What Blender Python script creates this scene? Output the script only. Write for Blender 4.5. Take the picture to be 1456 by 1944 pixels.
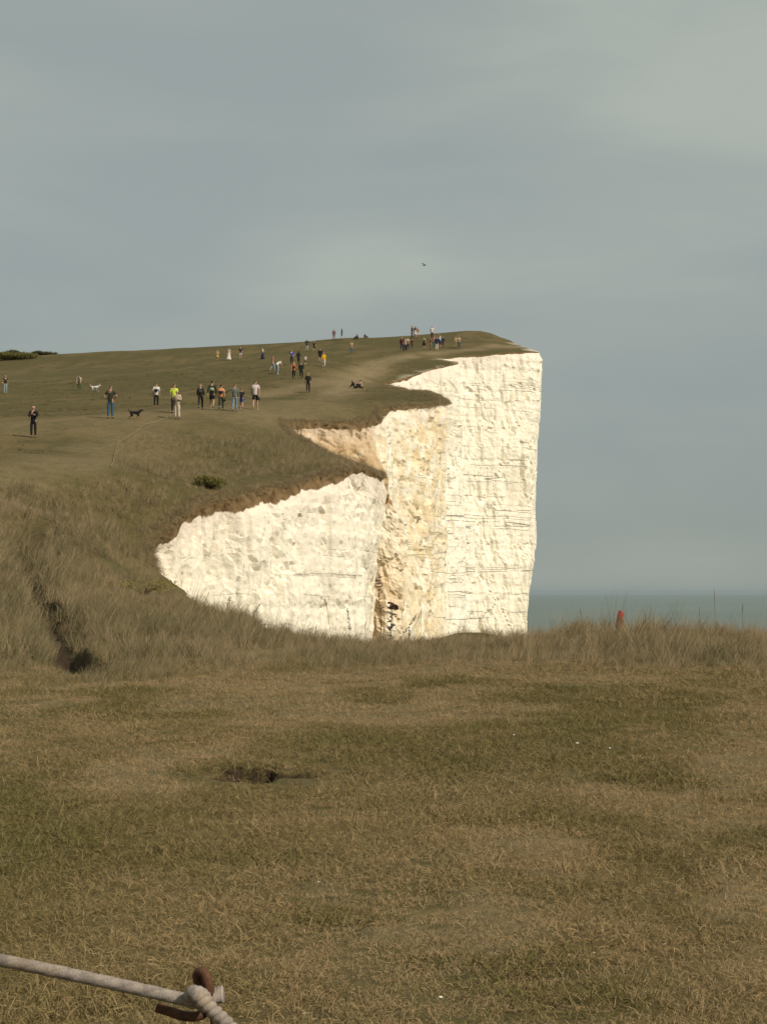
import bpy, bmesh, math, random
import numpy as np
from mathutils import Vector, Matrix, Euler
from mathutils.geometry import delaunay_2d_cdt

random.seed(7)
rng = np.random.default_rng(11)
for o in list(bpy.data.objects):
    bpy.data.objects.remove(o)
SC = bpy.context.scene
COL = SC.collection
R = math.radians

# ------------------------------------------------------------------ camera
F, CX, CY = 3000.0, 728.0, 972.0          # focal length and centre in photo pixels (1456 x 1944)
PITCH = math.atan(153.0 / 3000.0)
EYE = 1.6
cam = bpy.data.cameras.new('camera')
cam.sensor_fit = 'VERTICAL'
cam.sensor_height = 24.0
cam.lens = 24.0 * F / 1944.0
cam.clip_start = 0.05
cam.clip_end = 200000.0
camo = bpy.data.objects.new('camera', cam)
COL.objects.link(camo)
camo.location = (0, 0, EYE)
camo.rotation_euler = (math.pi / 2 + PITCH, 0, 0)
SC.camera = camo

# ------------------------------------------------------------------ sun and sky
SUN_EL, SUN_AZ = R(39), math.atan2(0.77, -0.64)     # azimuth from +Y towards +X: behind the camera, to the right
sdir = Vector((math.sin(SUN_AZ) * math.cos(SUN_EL), math.cos(SUN_AZ) * math.cos(SUN_EL), math.sin(SUN_EL)))
sun = bpy.data.lights.new('sun', 'SUN')
sun.energy = 4.3
sun.color = (1.0, 0.90, 0.76)
sun.angle = R(0.6)
suno = bpy.data.objects.new('sun', sun)
COL.objects.link(suno)
suno.rotation_euler = sdir.to_track_quat('Z', 'Y').to_euler()
suno.location = (60, -40, 80)

def nd(nt, typ, loc=None, **kw):
    n = nt.nodes.new(typ)
    for k, v in kw.items():
        if k.startswith('i_'):
            key = k[2:].replace('_', ' ')
            n.inputs[key].default_value = v
        elif k.startswith('n_'):
            n.inputs[int(k[2:])].default_value = v
        else:
            setattr(n, k, v)
    return n

world = bpy.data.worlds.new('World')
SC.world = world
world.use_nodes = True
nt = world.node_tree
nt.nodes.clear()
out = nd(nt, 'ShaderNodeOutputWorld')
bg = nd(nt, 'ShaderNodeBackground', i_Strength=0.1)
sky = nd(nt, 'ShaderNodeTexSky', sky_type='NISHITA', sun_disc=False, sun_elevation=SUN_EL, sun_rotation=SUN_AZ)
sky.air_density = 1.0
sky.dust_density = 2.0
tc = nd(nt, 'ShaderNodeTexCoord')
# cloud deck: direction flattened towards the horizon so that clouds stretch sideways
sep = nd(nt, 'ShaderNodeSeparateXYZ')
nt.links.new(tc.outputs['Generated'], sep.inputs[0])
mp = nd(nt, 'ShaderNodeMapping')
mp.inputs['Scale'].default_value = (1.0, 1.0, 2.0)
mp.inputs['Location'].default_value = (1.64, -0.64, -2.88)
nt.links.new(tc.outputs['Generated'], mp.inputs[0])
n1 = nd(nt, 'ShaderNodeTexNoise', i_Scale=4.2, i_Detail=4.0, i_Roughness=0.40, i_Distortion=0.15)
nt.links.new(mp.outputs[0], n1.inputs['Vector'])
cr = nd(nt, 'ShaderNodeValToRGB')
e = cr.color_ramp.elements
e[0].position = 0.30
e[0].color = (3.30, 3.74, 3.62, 1)
e[1].position = 0.72
e[1].color = (4.35, 4.70, 4.22, 1)
m_ = e.new(0.50)
m_.color = (3.64, 4.04, 3.76, 1)
mp2 = nd(nt, 'ShaderNodeMapping')
mp2.inputs['Scale'].default_value = (1.6, 1.6, 9.0)
mp2.inputs['Location'].default_value = (4.1, 2.2, 0.9)
nt.links.new(tc.outputs['Generated'], mp2.inputs[0])
n2 = nd(nt, 'ShaderNodeTexNoise', i_Scale=2.6, i_Detail=5.0, i_Roughness=0.5, i_Distortion=0.3)
nt.links.new(mp2.outputs[0], n2.inputs['Vector'])
lay = nd(nt, 'ShaderNodeMath', operation='MULTIPLY_ADD')
nt.links.new(n2.outputs['Fac'], lay.inputs[0])
lay.inputs[1].default_value = 0.55
nt.links.new(n1.outputs['Fac'], lay.inputs[2])
sub = nd(nt, 'ShaderNodeMath', operation='SUBTRACT')
nt.links.new(lay.outputs[0], sub.inputs[0])
sub.inputs[1].default_value = 0.275
nt.links.new(sub.outputs[0], cr.inputs['Fac'])
# the deck is a little darker and greyer low down, where one looks through more of it
mr = nd(nt, 'ShaderNodeMapRange')
mr.inputs['From Min'].default_value = -0.02
mr.inputs['From Max'].default_value = 0.22
mr.inputs['To Min'].default_value = 0.83
mr.inputs['To Max'].default_value = 1.0
nt.links.new(sep.outputs['Z'], mr.inputs['Value'])
mul = nd(nt, 'ShaderNodeVectorMath', operation='SCALE')
nt.links.new(cr.outputs['Color'], mul.inputs[0])
nt.links.new(mr.outputs['Result'], mul.inputs['Scale'])
mix = nd(nt, 'ShaderNodeMix', data_type='RGBA')
mix.inputs['Factor'].default_value = 0.93
nt.links.new(sky.outputs['Color'], mix.inputs['A'])
nt.links.new(mul.outputs[0], mix.inputs['B'])
nt.links.new(mix.outputs['Result'], bg.inputs['Color'])
nt.links.new(bg.outputs[0], out.inputs[0])

SC.view_settings.view_transform = 'Standard'
SC.view_settings.look = 'None'
SC.view_settings.exposure = 0.0
SC.view_settings.gamma = 1.0
SC.view_settings.use_curve_mapping = False
SC.render.engine = 'CYCLES'
SC.cycles.max_bounces = 5
SC.cycles.diffuse_bounces = 3
SC.cycles.glossy_bounces = 2
SC.cycles.transmission_bounces = 3
SC.cycles.transparent_max_bounces = 4

# ------------------------------------------------------------------ helpers
CP, SP = math.cos(PITCH), math.sin(PITCH)
def at(px, py, d):
    """world point that lies at depth d (metres along +Y) in the direction of a photo pixel"""
    a, b = (px - CX) / F, -(py - CY) / F
    x, y, z = a, CP - SP * b, SP + CP * b
    k = d / y
    return np.array((x * k, d, EYE + z * k))
def proj(P):
    P = np.asarray(P, float)
    x, y, z = P[..., 0], P[..., 1], P[..., 2] - EYE
    fw = y * CP + z * SP
    up = -y * SP + z * CP
    return CX + F * x / fw, CY - F * up / fw

def vnoise(p, seed=0):
    """smooth value noise on points (n,2) or (n,3), range about -1..1"""
    p = np.asarray(p, float)
    i = np.floor(p).astype(np.int64)
    f = p - i
    f = f * f * f * (f * (f * 6 - 15) + 10)
    D = p.shape[1]
    def hsh(*c):
        h = np.full(c[0].shape, seed * 374761393 + 668265263, np.int64)
        for k, v in zip((73856093, 19349663, 83492791), c):
            h ^= v * k
        h = (h ^ (h >> 13)) * 1274126177 & 0x7fffffff
        h = (h ^ (h >> 16)) * 668265263 & 0x7fffffff
        return ((h ^ (h >> 15)) & 0xffff) / 32767.5 - 1.0
    res = 0
    for corner in range(1 << D):
        w = 1.0
        c = []
        for k in range(D):
            b = corner >> k & 1
            c.append(i[:, k] + b)
            w = w * (f[:, k] if b else 1 - f[:, k])
        res = res + w * hsh(*c)
    return res
def fbm(p, octv=4, seed=0, gain=0.5):
    a, s, r = 1.0, 0, 0
    p = np.asarray(p, float)
    for k in range(octv):
        r = r + a * vnoise(p * (2.03 ** k), seed + 17 * k)
        s += a
        a *= gain
    return r / s
def smooth(a, b, x):
    t = np.clip((x - a) / (b - a), 0, 1)
    return t * t * (3 - 2 * t)

def mesh_obj(name, verts, faces, mat=None, parent=None, smooth_=True, attrs=None):
    me = bpy.data.meshes.new(name)
    me.from_pydata([tuple(v) for v in verts] if not isinstance(verts, np.ndarray) else verts.tolist(), [], faces if not isinstance(faces, np.ndarray) else faces.tolist())
    if smooth_:
        me.polygons.foreach_set('use_smooth', [True] * len(me.polygons))
    for k, v in (attrs or {}).items():
        a = me.attributes.new(k, 'FLOAT', 'POINT')
        a.data.foreach_set('value', np.asarray(v, np.float32))
    if mat:
        me.materials.append(mat)
    me.update()
    o = bpy.data.objects.new(name, me)
    COL.objects.link(o)
    if parent:
        o.parent = parent
    return o
def tag(o, label=None, cat=None, group=None, kind=None):
    for k, v in (('label', label), ('category', cat), ('group', group), ('kind', kind)):
        if v:
            o[k] = v
    return o
def empty(name, loc=(0, 0, 0), rz=0.0):
    o = bpy.data.objects.new(name, None)
    COL.objects.link(o)
    o.location = loc
    o.rotation_euler = (0, 0, rz)
    o.empty_display_size = 0.2
    return o

class Mat:
    """small helper round a node material"""
    def __init__(s, name):
        s.m = bpy.data.materials.new(name)
        s.m.use_nodes = True
        s.nt = s.m.node_tree
        s.nt.nodes.clear()
        s.out = s.n('ShaderNodeOutputMaterial')
        s.geo = s.n('ShaderNodeTexCoord').outputs['Object']
    def n(s, typ, **kw):
        return nd(s.nt, typ, **kw)
    def l(s, a, b):
        s.nt.links.new(a, b)
    def noise(s, scale, detail=4.0, rough=0.55, vec=None, sc=None, dist=0.0, loc=None):
        n = s.n('ShaderNodeTexNoise', i_Scale=scale, i_Detail=detail, i_Roughness=rough, i_Distortion=dist)
        v = vec or s.geo
        if sc or loc:
            m = s.n('ShaderNodeMapping')
            if sc: m.inputs['Scale'].default_value = sc
            if loc: m.inputs['Location'].default_value = loc
            s.l(v, m.inputs[0])
            v = m.outputs[0]
        s.l(v, n.inputs['Vector'])
        return n.outputs['Fac']
    def ramp(s, fac, a, b, lo=0.0, hi=1.0):
        m = s.n('ShaderNodeMapRange', interpolation_type='SMOOTHSTEP')
        m.inputs['From Min'].default_value = a
        m.inputs['From Max'].default_value = b
        m.inputs['To Min'].default_value = lo
        m.inputs['To Max'].default_value = hi
        s.l(fac, m.inputs['Value'])
        return m.outputs['Result']
    def math(s, op, a, b=None):
        m = s.n('ShaderNodeMath', operation=op)
        for k, v in enumerate((a, b)):
            if v is None: continue
            if isinstance(v, (int, float)): m.inputs[k].default_value = v
            else: s.l(v, m.inputs[k])
        return m.outputs[0]
    def mix(s, fac, a, b, blend='MIX'):
        m = s.n('ShaderNodeMix', data_type='RGBA', blend_type=blend)
        for k, v in (('Factor', fac), ('A', a), ('B', b)):
            if isinstance(v, (int, float)): m.inputs[k].default_value = v
            elif isinstance(v, (tuple, list)): m.inputs[k].default_value = (*v, 1)
            else: s.l(v, m.inputs[k])
        return m.outputs['Result']
    def attr(s, name, typ='GEOMETRY'):
        return s.n('ShaderNodeAttribute', attribute_name=name, attribute_type=typ).outputs['Fac']
    def bump(s, h, strength=0.5, dist=0.1, normal=None):
        b = s.n('ShaderNodeBump', i_Strength=strength, i_Distance=dist)
        s.l(h, b.inputs['Height'])
        if normal is not None: s.l(normal, b.inputs['Normal'])
        return b.outputs[0]
    def bsdf(s, col, rough=0.8, normal=None, spec=0.3, metal=0.0, **kw):
        p = s.n('ShaderNodeBsdfPrincipled')
        p.inputs['Roughness'].default_value = rough if isinstance(rough, (int, float)) else 0.5
        if not isinstance(rough, (int, float)): s.l(rough, p.inputs['Roughness'])
        p.inputs['Specular IOR Level'].default_value = spec
        p.inputs['Metallic'].default_value = metal
        if isinstance(col, (tuple, list)): p.inputs['Base Color'].default_value = (*col, 1)
        else: s.l(col, p.inputs['Base Color'])
        if normal is not None: s.l(normal, p.inputs['Normal'])
        s.l(p.outputs[0], s.out.inputs[0])
        return p
# ------------------------------------------------------------------ lie of the land
SEA = -98.0
# cliff edge: (photo x, photo y, depth, soil thickness, tan stain, fine?)   from the right-hand point round the bay to the headland
E = [  # plan points given in metres for the hidden stretches: ('m', x, y, z, soil, tan)
    ('m', 90, -60, -1.0, .5, 0), ('m', 74, 0, -1.0, .5, 0), ('m', 60, 40, -1.2, .5, 0), ('m', 38, 66, -1.3, .5, 0),
    ('m', 20, 75, -1.2, .5, 0), ('m', 11.5, 70, -1.0, .5, 0), ('m', 7.4, 60, -0.6, .5, 0), ('m', 6.2, 48, -0.1, .5, 0),
    ('m', 4.8, 38, .45, .5, 0), ('m', 2.9, 33, .62, .5, 0),
    (800, 1216, 31.0, .5, 0), (640, 1218, 30.5, .5, 0), (540, 1200, 33, .5, 0), (455, 1180, 38, .5, 0), (385, 1155, 44, .5, 0),
    (335, 1120, 51.5, .3, .05), (294, 1088, 58.5, .2, .1),
    (306, 1030, 61.5, .40, .1), (345, 990, 62.8, .5, .08), (385, 963, 64, .55, .05), (480, 937, 67, .55, 0), (600, 905, 71, .45, 0), (690, 886, 74, .30, 0), (727, 902, 76, .25, .05),
    (702, 892, 80.5, .5, .3), (650, 872, 85, .6, .7), (592, 840, 89.5, .6, 1.), (548, 814, 93.5, .6, 1.), (585, 803, 98.5, .35, 1.), (660, 800, 100, .4, 1.),
    (706, 798, 102, .5, .8), (722, 790, 103.5, .45, .5), (738, 776, 106, .35, .35), (790, 768.5, 109.5, .25, .75), (842, 764, 113.5, .12, .7),
    (838, 757, 119, .2, .3), (795, 747, 130, .2, .1), (742, 736, 144, .2, 0), (726, 734, 155, .2, 0), (762, 722, 162, .3, 0),
    (812, 705, 166, .12, 0), (869, 691, 169.5, .12, 0), (856, 687.8, 173.5, .1, 0), (836, 684.6, 177, .1, 0), (860, 681, 179.5, .12, 0), (895, 677, 181.5, .15, .0), (950, 671, 183, .15, .05),
    (992, 668, 185, .15, .1), (1021, 668, 187, .05, .05),
    ('m', 18.6, 196, 31.8, .1, 0), ('m', 17.7, 206, 33.9, .2, 0), ('m', 17.0, 220, 36.3, .3, 0), ('m', 15.5, 245, 37.3, .3, 0), ('m', 4, 300, 36, .3, 0),
    ('m', -30, 360, 31, .3, 0), ('m', -150, 420, 26, .3, 0), ('m', -330, 430, 26, .3, 0),
]
ep, par = [], []
for e_ in E:
    if e_[0] == 'm':
        ep.append(e_[1:4]); par.append((e_[4], e_[5]))
    else:
        ep.append(at(*e_[:3])); par.append((e_[3], e_[4]))
ep, par = np.array(ep, float), np.array(par, float)

# height control points: photo pixel + depth, or metres
H = [(0, 0, 0), (3, 4, 0), (-3, 4, 0), (0, 8, .02), (4, 10, .05), (-4, 10, .06), (0, 15, .2), (7, 16, .15), (-6, 16, .25), (0, 22, .48), (6, 22, .42), (12, 23, .35),
     (-14, 8, .1), (14, 8, 0), (-30, 0, .2), (30, 0, -.3), (60, 0, -.8), (0, -30, 0), (-40, -40, 0), (50, -40, -.5), (0, -60, 0),
     (4.5, 29, .70), (7.5, 30, .62), (11, 30, .5), (18, 31, .2), (9.2, 44, -.2), (9.5, 58, -.85), (14, 66, -1.1), (30, 50, -1.0), (45, 30, -.9),
     (-110, 20, .5), (-110, 50, 4), (-110, 100, 13), (-110, 150, 21), (-110, 200, 30), (-110, 250, 37), (-110, 310, 37), (-110, 370, 31), (-300, 400, 26), (-300, 200, 24), (-300, 0, 2), (-300, -60, 0), (-110, -60, 0)]
HP = [(0, 1300, 21), (0, 1200, 27.5), (0, 1100, 36), (0, 1000, 48), (0, 930, 60), (0, 850, 76), (150, 1262, 24), (200, 1190, 30), (200, 1100, 39), (200, 1000, 51), (200, 920, 63), (300, 1240, 26), (420, 1225, 28),
      (65, 831, 82), (210, 795, 88), (336, 797, 91), (300, 774, 103), (403, 778, 96), (484, 780, 95), (11, 746, 148), (0, 790, 104), (151, 743, 150), (250, 720, 165), (500, 760, 106),
      (480, 800, 92), (380, 815, 86), (560, 858, 80), (480, 892, 74), (330, 900, 70), (650, 882, 79),
      (585, 746, 134), (640, 770, 122), (566, 719, 146), (526, 712, 152), (615, 697, 158), (680, 735, 140), (667, 672, 192), (555, 692, 168), (640, 646, 222), (583, 667, 190),
      (413, 684, 214), (457, 682, 213), (499, 682, 210), (480, 654, 238), (560, 650, 230), (420, 657, 243), (360, 660, 248), (290, 663, 252), (200, 668, 258), (100, 675, 264), (0, 686, 268), (60, 700, 238), (0, 712, 222), (770, 666, 186), (805, 662, 192), (823, 664, 190), (870, 662, 194),
      (786, 641, 216), (740, 641, 222), (845, 632, 218), (930, 632, 219), (700, 700, 168), (760, 745, 126), (930, 655, 197)]
C = [np.array(h, float) for h in H] + [at(*h) for h in HP] + list(ep)
C += [np.array((x, y, z), float) for x, y, z in ((-25, 300, 36.5), (-60, 310, 36.5), (-60, 350, 33), (10, 262, 37), (-12, 262, 37.5), (-30, 285, 38.5), (-3, 300, 35.5))]
C = np.array(C)
S_ = 40.0
def _phi(r2):
    return np.where(r2 > 1e-12, 0.5 * r2 * np.log(np.maximum(r2, 1e-12)), 0.0)
A = C[:, :2] / S_
n_ = len(A)
K = _phi(((A[:, None] - A[None]) ** 2).sum(-1)) + np.eye(n_) * 0.0006
P_ = np.c_[np.ones(n_), A]
LHS = np.block([[K, P_], [P_.T, np.zeros((3, 3))]])
W_ = np.linalg.solve(LHS, np.r_[C[:, 2], np.zeros(3)])
def base_h(x, y):
    x, y = np.atleast_1d(np.asarray(x, float)), np.atleast_1d(np.asarray(y, float))
    o = np.empty_like(x)
    for a in range(0, len(x), 20000):
        q = np.c_[x[a:a + 20000], y[a:a + 20000]] / S_
        o[a:a + 20000] = _phi(((q[:, None] - A[None]) ** 2).sum(-1)) @ W_[:n_] + W_[n_] + q @ W_[n_ + 1:]
    return o
def seg_dist(x, y, pts):
    """distance to a polyline in plan and the parameter (0..1 along it)"""
    best = np.full(len(x), 1e9); tt = np.zeros(len(x))
    n = len(pts) - 1
    for k in range(n):
        a, b = np.array(pts[k][:2]), np.array(pts[k + 1][:2])
        d = b - a
        t = np.clip(((x - a[0]) * d[0] + (y - a[1]) * d[1]) / (d @ d), 0, 1)
        r = np.hypot(x - a[0] - t * d[0], y - a[1] - t * d[1])
        m = r < best
        best[m] = r[m]; tt[m] = (k + t[m]) / n
    return best, tt
DITCH = [at(*q) for q in ((168, 1290, 22.8), (150, 1255, 24.5), (118, 1200, 28), (92, 1150, 32.5), (55, 1090, 38.5), (45, 1050, 42), (72, 1005, 47.5), (95, 960, 54))]
BUR = at(470, 1478, 13.0)
MOUNDS = [(1.75, 31.6, .16, .7), (3.9, 30.2, .20, .8), (4.9, 30.6, .16, .7), (6.4, 30.2, .2, .9), (8.5, 30.5, .15, 1.), (0.2, 30.4, -.05, .7)]
def height(x, y):
    x, y = np.atleast_1d(np.asarray(x, float)), np.atleast_1d(np.asarray(y, float))
    z = base_h(x, y)
    d = np.hypot(x, y)
    q = np.c_[x, y]
    z = z + 0.05 * fbm(q * .45, 3, 3) * smooth(3, 12, d) + 0.018 * fbm(q * 2.3, 3, 5)
    z = z + 0.35 * fbm(q * .055, 3, 9) * smooth(100, 140, d) * smooth(330, 230, d)
    for mx, my, a, r in MOUNDS:
        z = z + a * np.exp(-((x - mx) ** 2 + (y - my) ** 2) / (r * r))
    r, t = seg_dist(x, y, DITCH)
    w = 0.42 + .16 * np.sin(t * 23)
    z = z - (0.55 - .25 * t) * smooth(0.0, .12, t) * smooth(w * 1.25, w * .45, r) * smooth(1.0, .9, t)
    # rabbit scrape: a shallow bowl with a steep far lip and a ragged tail to the right
    u, v = (x - BUR[0]), (y - BUR[1])
    v2 = v + .12 * vnoise(np.c_[u * 7, v * 3], 4)
    bowl = smooth(.27, .15, np.abs(u + .02)) * smooth(-.45, .0, v2) * smooth(.36, .33, v2)
    tail = smooth(.62, .4, np.abs(u - .55)) * smooth(-.3, .02, v2) * smooth(.12, .08, v2) * (0.4 + .6 * (vnoise(np.c_[u * 9, v * 4], 8) > -.1))
    z = z - .20 * bowl - .08 * tail - .03 * np.exp(-(u / .5) ** 2 - ((v + .5) / .3) ** 2)
    return z
def worn(P):
    """how bare and straw-coloured the trodden foreground turf is, 0..1"""
    P = np.asarray(P)[:, :2]
    d = P[:, 1]
    w = fbm(P * (1.0, .52), 5, 111, .6) + .35 * fbm(P * (.2, .16), 2, 113) + .26 * smooth(10, 14, d) * smooth(-4.5, -1, P[:, 0]) - .16 * smooth(9, 7, d) - .06 * smooth(-1, -4, P[:, 0])
    return smooth(.02, .34, w)
def hz(x, y):
    return float(height([x], [y])[0])
def ground(px, py, d0=20.0, d1=330.0):
    """first point of the ground met by the sight line through a photo pixel"""
    ds = np.concatenate([np.arange(d0, 60, .1), np.arange(60, d1, .25)])
    ps = np.array([at(px, py, d) for d in ds])
    under = ps[:, 2] <= height(ps[:, 0], ps[:, 1])
    k = int(np.argmax(under)) if under.any() else int(np.argmin(ps[:, 2] - height(ps[:, 0], ps[:, 1])))
    p = ps[k]
    return np.array((p[0], p[1], hz(p[0], p[1])))

# smooth cliff line (centripetal Catmull-Rom), finer where it is seen
def catmull(pts, vals, steps):
    oP, oV = [], []
    n = len(pts)
    for k in range(n - 1):
        p0, p1, p2, p3 = pts[max(k - 1, 0)], pts[k], pts[k + 1], pts[min(k + 2, n - 1)]
        v1, v2 = vals[k], vals[k + 1]
        L = np.linalg.norm(p2 - p1)
        m = max(1, int(round(L / steps[k])))
        t0 = 0; t1 = max(np.linalg.norm(p1 - p0), 1e-3) ** .5; t2 = t1 + L ** .5; t3 = t2 + max(np.linalg.norm(p3 - p2), 1e-3) ** .5
        for j in range(m):
            t = t1 + (t2 - t1) * j / m
            A1 = (t1 - t) / (t1 - t0) * p0 + (t - t0) / (t1 - t0) * p1
            A2 = (t2 - t) / (t2 - t1) * p1 + (t - t1) / (t2 - t1) * p2
            A3 = (t3 - t) / (t3 - t2) * p2 + (t - t2) / (t3 - t2) * p3
            B1 = (t2 - t) / (t2 - t0) * A1 + (t - t0) / (t2 - t0) * A2
            B2 = (t3 - t) / (t3 - t1) * A2 + (t - t1) / (t3 - t1) * A3
            oP.append((t2 - t) / (t2 - t1) * B1 + (t - t1) / (t2 - t1) * B2)
            oV.append(v1 + (v2 - v1) * j / m)
    oP.append(pts[-1]); oV.append(vals[-1])
    return np.array(oP), np.array(oV)
nE = len(E)
I_AP = 16                                  # index of the inlet's innermost point
I_TIP = [k for k, e_ in enumerate(E) if e_[0] == 1021][0]
steps = [0.17 if I_AP <= k <= 23 else 0.24 if 23 < k <= 35 else .26 if 35 < k <= I_TIP else .5 if 9 <= k < I_AP else 3.0 if k < I_AP else 1.2 if k < I_TIP + 3 else 5.0 for k in range(nE)]
vals = np.c_[par, np.arange(nE)]
edge, ev = catmull(ep[:, :2], vals, steps)
tan_ = np.gradient(edge, axis=0)
tan_ /= np.linalg.norm(tan_, axis=1)[:, None]
nor = np.c_[tan_[:, 1], -tan_[:, 0]]       # points to the sea (land lies on the left of the walk)
arc = np.r_[0, np.cumsum(np.linalg.norm(np.diff(edge, axis=0), axis=1))]
wig = .34 * fbm(np.c_[arc * .33, arc * 0], 3, 21) + .10 * fbm(np.c_[arc * 1.7, arc * 0], 2, 22)
wig *= np.where((ev[:, 2] > 38.5) & (ev[:, 2] < 45), .3, 1.0) * np.where((ev[:, 2] > I_AP - 1) & (ev[:, 2] < I_TIP + 1), 1.0, .6) * np.where(ev[:, 2] > I_TIP - .6, .4, 1)
edge = edge + nor * wig[:, None]
for _ in range(2):                         # smoothed walls normals for the sweep
    k5 = np.ones(9) / 9
    nor = np.c_[np.convolve(np.pad(nor[:, 0], 4, 'edge'), k5, 'valid'), np.convolve(np.pad(nor[:, 1], 4, 'edge'), k5, 'valid')]
nor /= np.linalg.norm(nor, axis=1)[:, None]
ez = height(edge[:, 0], edge[:, 1])
POLY = np.vstack([edge, [(-330, -60)]])
def inside(x, y, poly=None):
    poly = POLY if poly is None else poly
    r = np.zeros(len(x), bool)
    n = len(poly)
    j = n - 1
    for i in range(n):
        xi, yi = poly[i]; xj, yj = poly[j]
        if yi != yj:
            c = ((yi > y) != (yj > y)) & (x < (xj - xi) * (y - yi) / (yj - yi) + xi)
            r ^= c
        j = i
    return r

# ground sheet: points that get sparser with distance, joined with the cliff line by a constrained triangulation
def scatter():
    P = []
    d = 3.0
    while d < 300:
        s = max(.10, .0085 * d)
        w = .30 * d + 1.0
        xs = np.arange(-w, w, s)
        P.append(np.c_[xs + rng.uniform(-.3, .3, len(xs)) * s, np.full(len(xs), d) + rng.uniform(-.3, .3, len(xs)) * s])
        d += s * (1.0 if d < 60 else 1.5)
    g = np.mgrid[-325:90:9, -58:428:9].reshape(2, -1).T + rng.uniform(-2, 2, (47 * 54 if False else len(np.mgrid[-325:90:9, -58:428:9].reshape(2, -1).T), 2))
    far = (np.abs(g[:, 0]) > .30 * g[:, 1] + 4) | (g[:, 1] > 300) | (g[:, 1] < 2)
    P.append(g[far])
    u, v = np.mgrid[-.5:1.25:.035, -.65:.65:.035]
    P.append(np.c_[BUR[0] + u.ravel(), BUR[1] + v.ravel()] + rng.uniform(-.008, .008, (u.size, 2)))
    for k in range(len(DITCH) - 1):
        a, b = DITCH[k][:2], DITCH[k + 1][:2]
        for t in np.arange(0, 1, .15 / np.linalg.norm(b - a)):
            c = a + (b - a) * t
            P.append(c + rng.uniform(-.8, .8, (10, 2)) * (1, .3))
    return np.vstack(P)
pts = scatter()
pts = pts[inside(pts[:, 0], pts[:, 1])]
ec = edge[::2] if False else edge
# keep interior points off the rim
keep = np.ones(len(pts), bool)
for a in range(0, len(pts), 4000):
    q = pts[a:a + 4000]
    keep[a:a + 4000] = ((q[:, None] - edge[None, ::2]) ** 2).sum(-1).min(1) > .02
pts = pts[keep]
nb = len(POLY)
allp = [Vector(p) for p in np.vstack([POLY, pts])]
res = delaunay_2d_cdt(allp, [], [list(range(nb))], 1, 1e-5)
tv = np.array([(v.x, v.y) for v in res[0]])
tf = [f for f in res[2]]
tz = height(tv[:, 0], tv[:, 1])

# ground cover by place: worn path, bare straw, soil with painted shade in the hollows
PATHS = [([ground(*q) for q in ((640, 748), (655, 728), (690, 706), (720, 690), (770, 679), (850, 668), (940, 656))], 1.6, .9),
         ([ground(*q) for q in ((500, 752), (560, 738), (620, 722), (660, 712))], 1.8, .6),
         ([ground(*q) for q in ((430, 792), (480, 785), (560, 770), (640, 742))], 2.2, .42),
         ([ground(*q) for q in ((60, 806), (210, 800), (330, 786), (450, 784), (560, 764))], 4.5, .30),
         ([ground(*q) for q in ((60, 905), (140, 880), (230, 850), (240, 822))], 2.4, .40)]
tx, ty = tv[:, 0], tv[:, 1]
path = np.zeros(len(tv))
wob = fbm(tv * .4, 3, 31)
for pl, w, a in PATHS:
    r, _ = seg_dist(tx, ty, pl)
    path = np.maximum(path, a * smooth(w * 1.5, w * .3, r + wob * w * .8))
path = np.maximum(path, .40 * worn(tv) * (np.hypot(tx, ty) < 34))
u, v = tx - BUR[0], ty - BUR[1]
r, t = seg_dist(tx, ty, DITCH)
pit = smooth(.27, .20, np.abs(u)) * smooth(-.34, -.12, v) * smooth(.42, .34, v)  # bare earth of the scrape; its dark colour also stands in for shade
soil = np.maximum(smooth(.42, .22, r + .1 * wob) * smooth(0.02, .12, t) * smooth(.95, .8, t) * .95, np.maximum(pit, np.clip((base_h(tx, ty) - tz - .03) / .03, 0, 1) * (np.hypot(u, v) < 1.3)))
edge_r = np.full(len(tv), 9.0)
for a in range(0, len(tv), 4000):
    q = tv[a:a + 4000]
    edge_r[a:a + 4000] = np.sqrt(((q[:, None] - edge[None, ::3]) ** 2).sum(-1).min(1))

er = edge_r + .5 * fbm(tv * .9, 3, 33)
chalk = np.maximum(.95 * smooth(1.4, .5, er) * (ty > 188) * (ty < 209), .55 * smooth(.45, .1, er) * (ty > 158) * (ty < 178) * (tx < 12) * (tx > 1.2))
g = Mat('cropped_turf')
n_big = g.noise(.055, 4, .55)
n_mid = g.noise(.38, 5, .6, sc=(1, .55, 1))
n_fine = g.noise(6.0, 6, .7)
n_tuft = g.noise(1.9, 5, .65, loc=(7, 3, 0))
c = g.mix(g.ramp(n_mid, .40, .60), (.122, .094, .040), (.070, .064, .023))
c = g.mix(g.ramp(n_big, .42, .62), c, (.074, .064, .023))
c = g.mix(g.ramp(n_tuft, .52, .72, 0, .7), c, (.140, .102, .052))
c = g.mix(g.ramp(n_tuft, .44, .30, 0, .55), c, (.042, .042, .016))
c = g.mix(g.ramp(n_fine, .35, .7, 0, .35), c, (.165, .122, .064))
pa = g.attr('path')
pm = g.math('MULTIPLY', pa, g.ramp(n_tuft, .25, .6, .45, 1.0))
n_grit = g.noise(34.0, 4, .7)
c = g.mix(pm, c, g.mix(g.ramp(n_grit, .3, .7), g.mix(n_fine, (.145, .110, .056), (.21, .155, .085)), g.mix(n_fine, (.24, .18, .10), (.31, .24, .145))))
so = g.attr('soil')
c = g.mix(so, c, g.mix(n_fine, (.026, .017, .011), (.062, .040, .025)))  # bare soil, coloured extra dark to paint in the shade of scrape and ditch
hgt = g.math('ADD', g.math('MULTIPLY', n_fine, .35), n_tuft)
ch = g.math('MULTIPLY', g.attr('chalk'), g.ramp(n_tuft, .30, .55, .5, 1.0))
c = g.mix(ch, c, g.mix(n_fine, (.56, .46, .36), (.74, .66, .53)))
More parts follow.
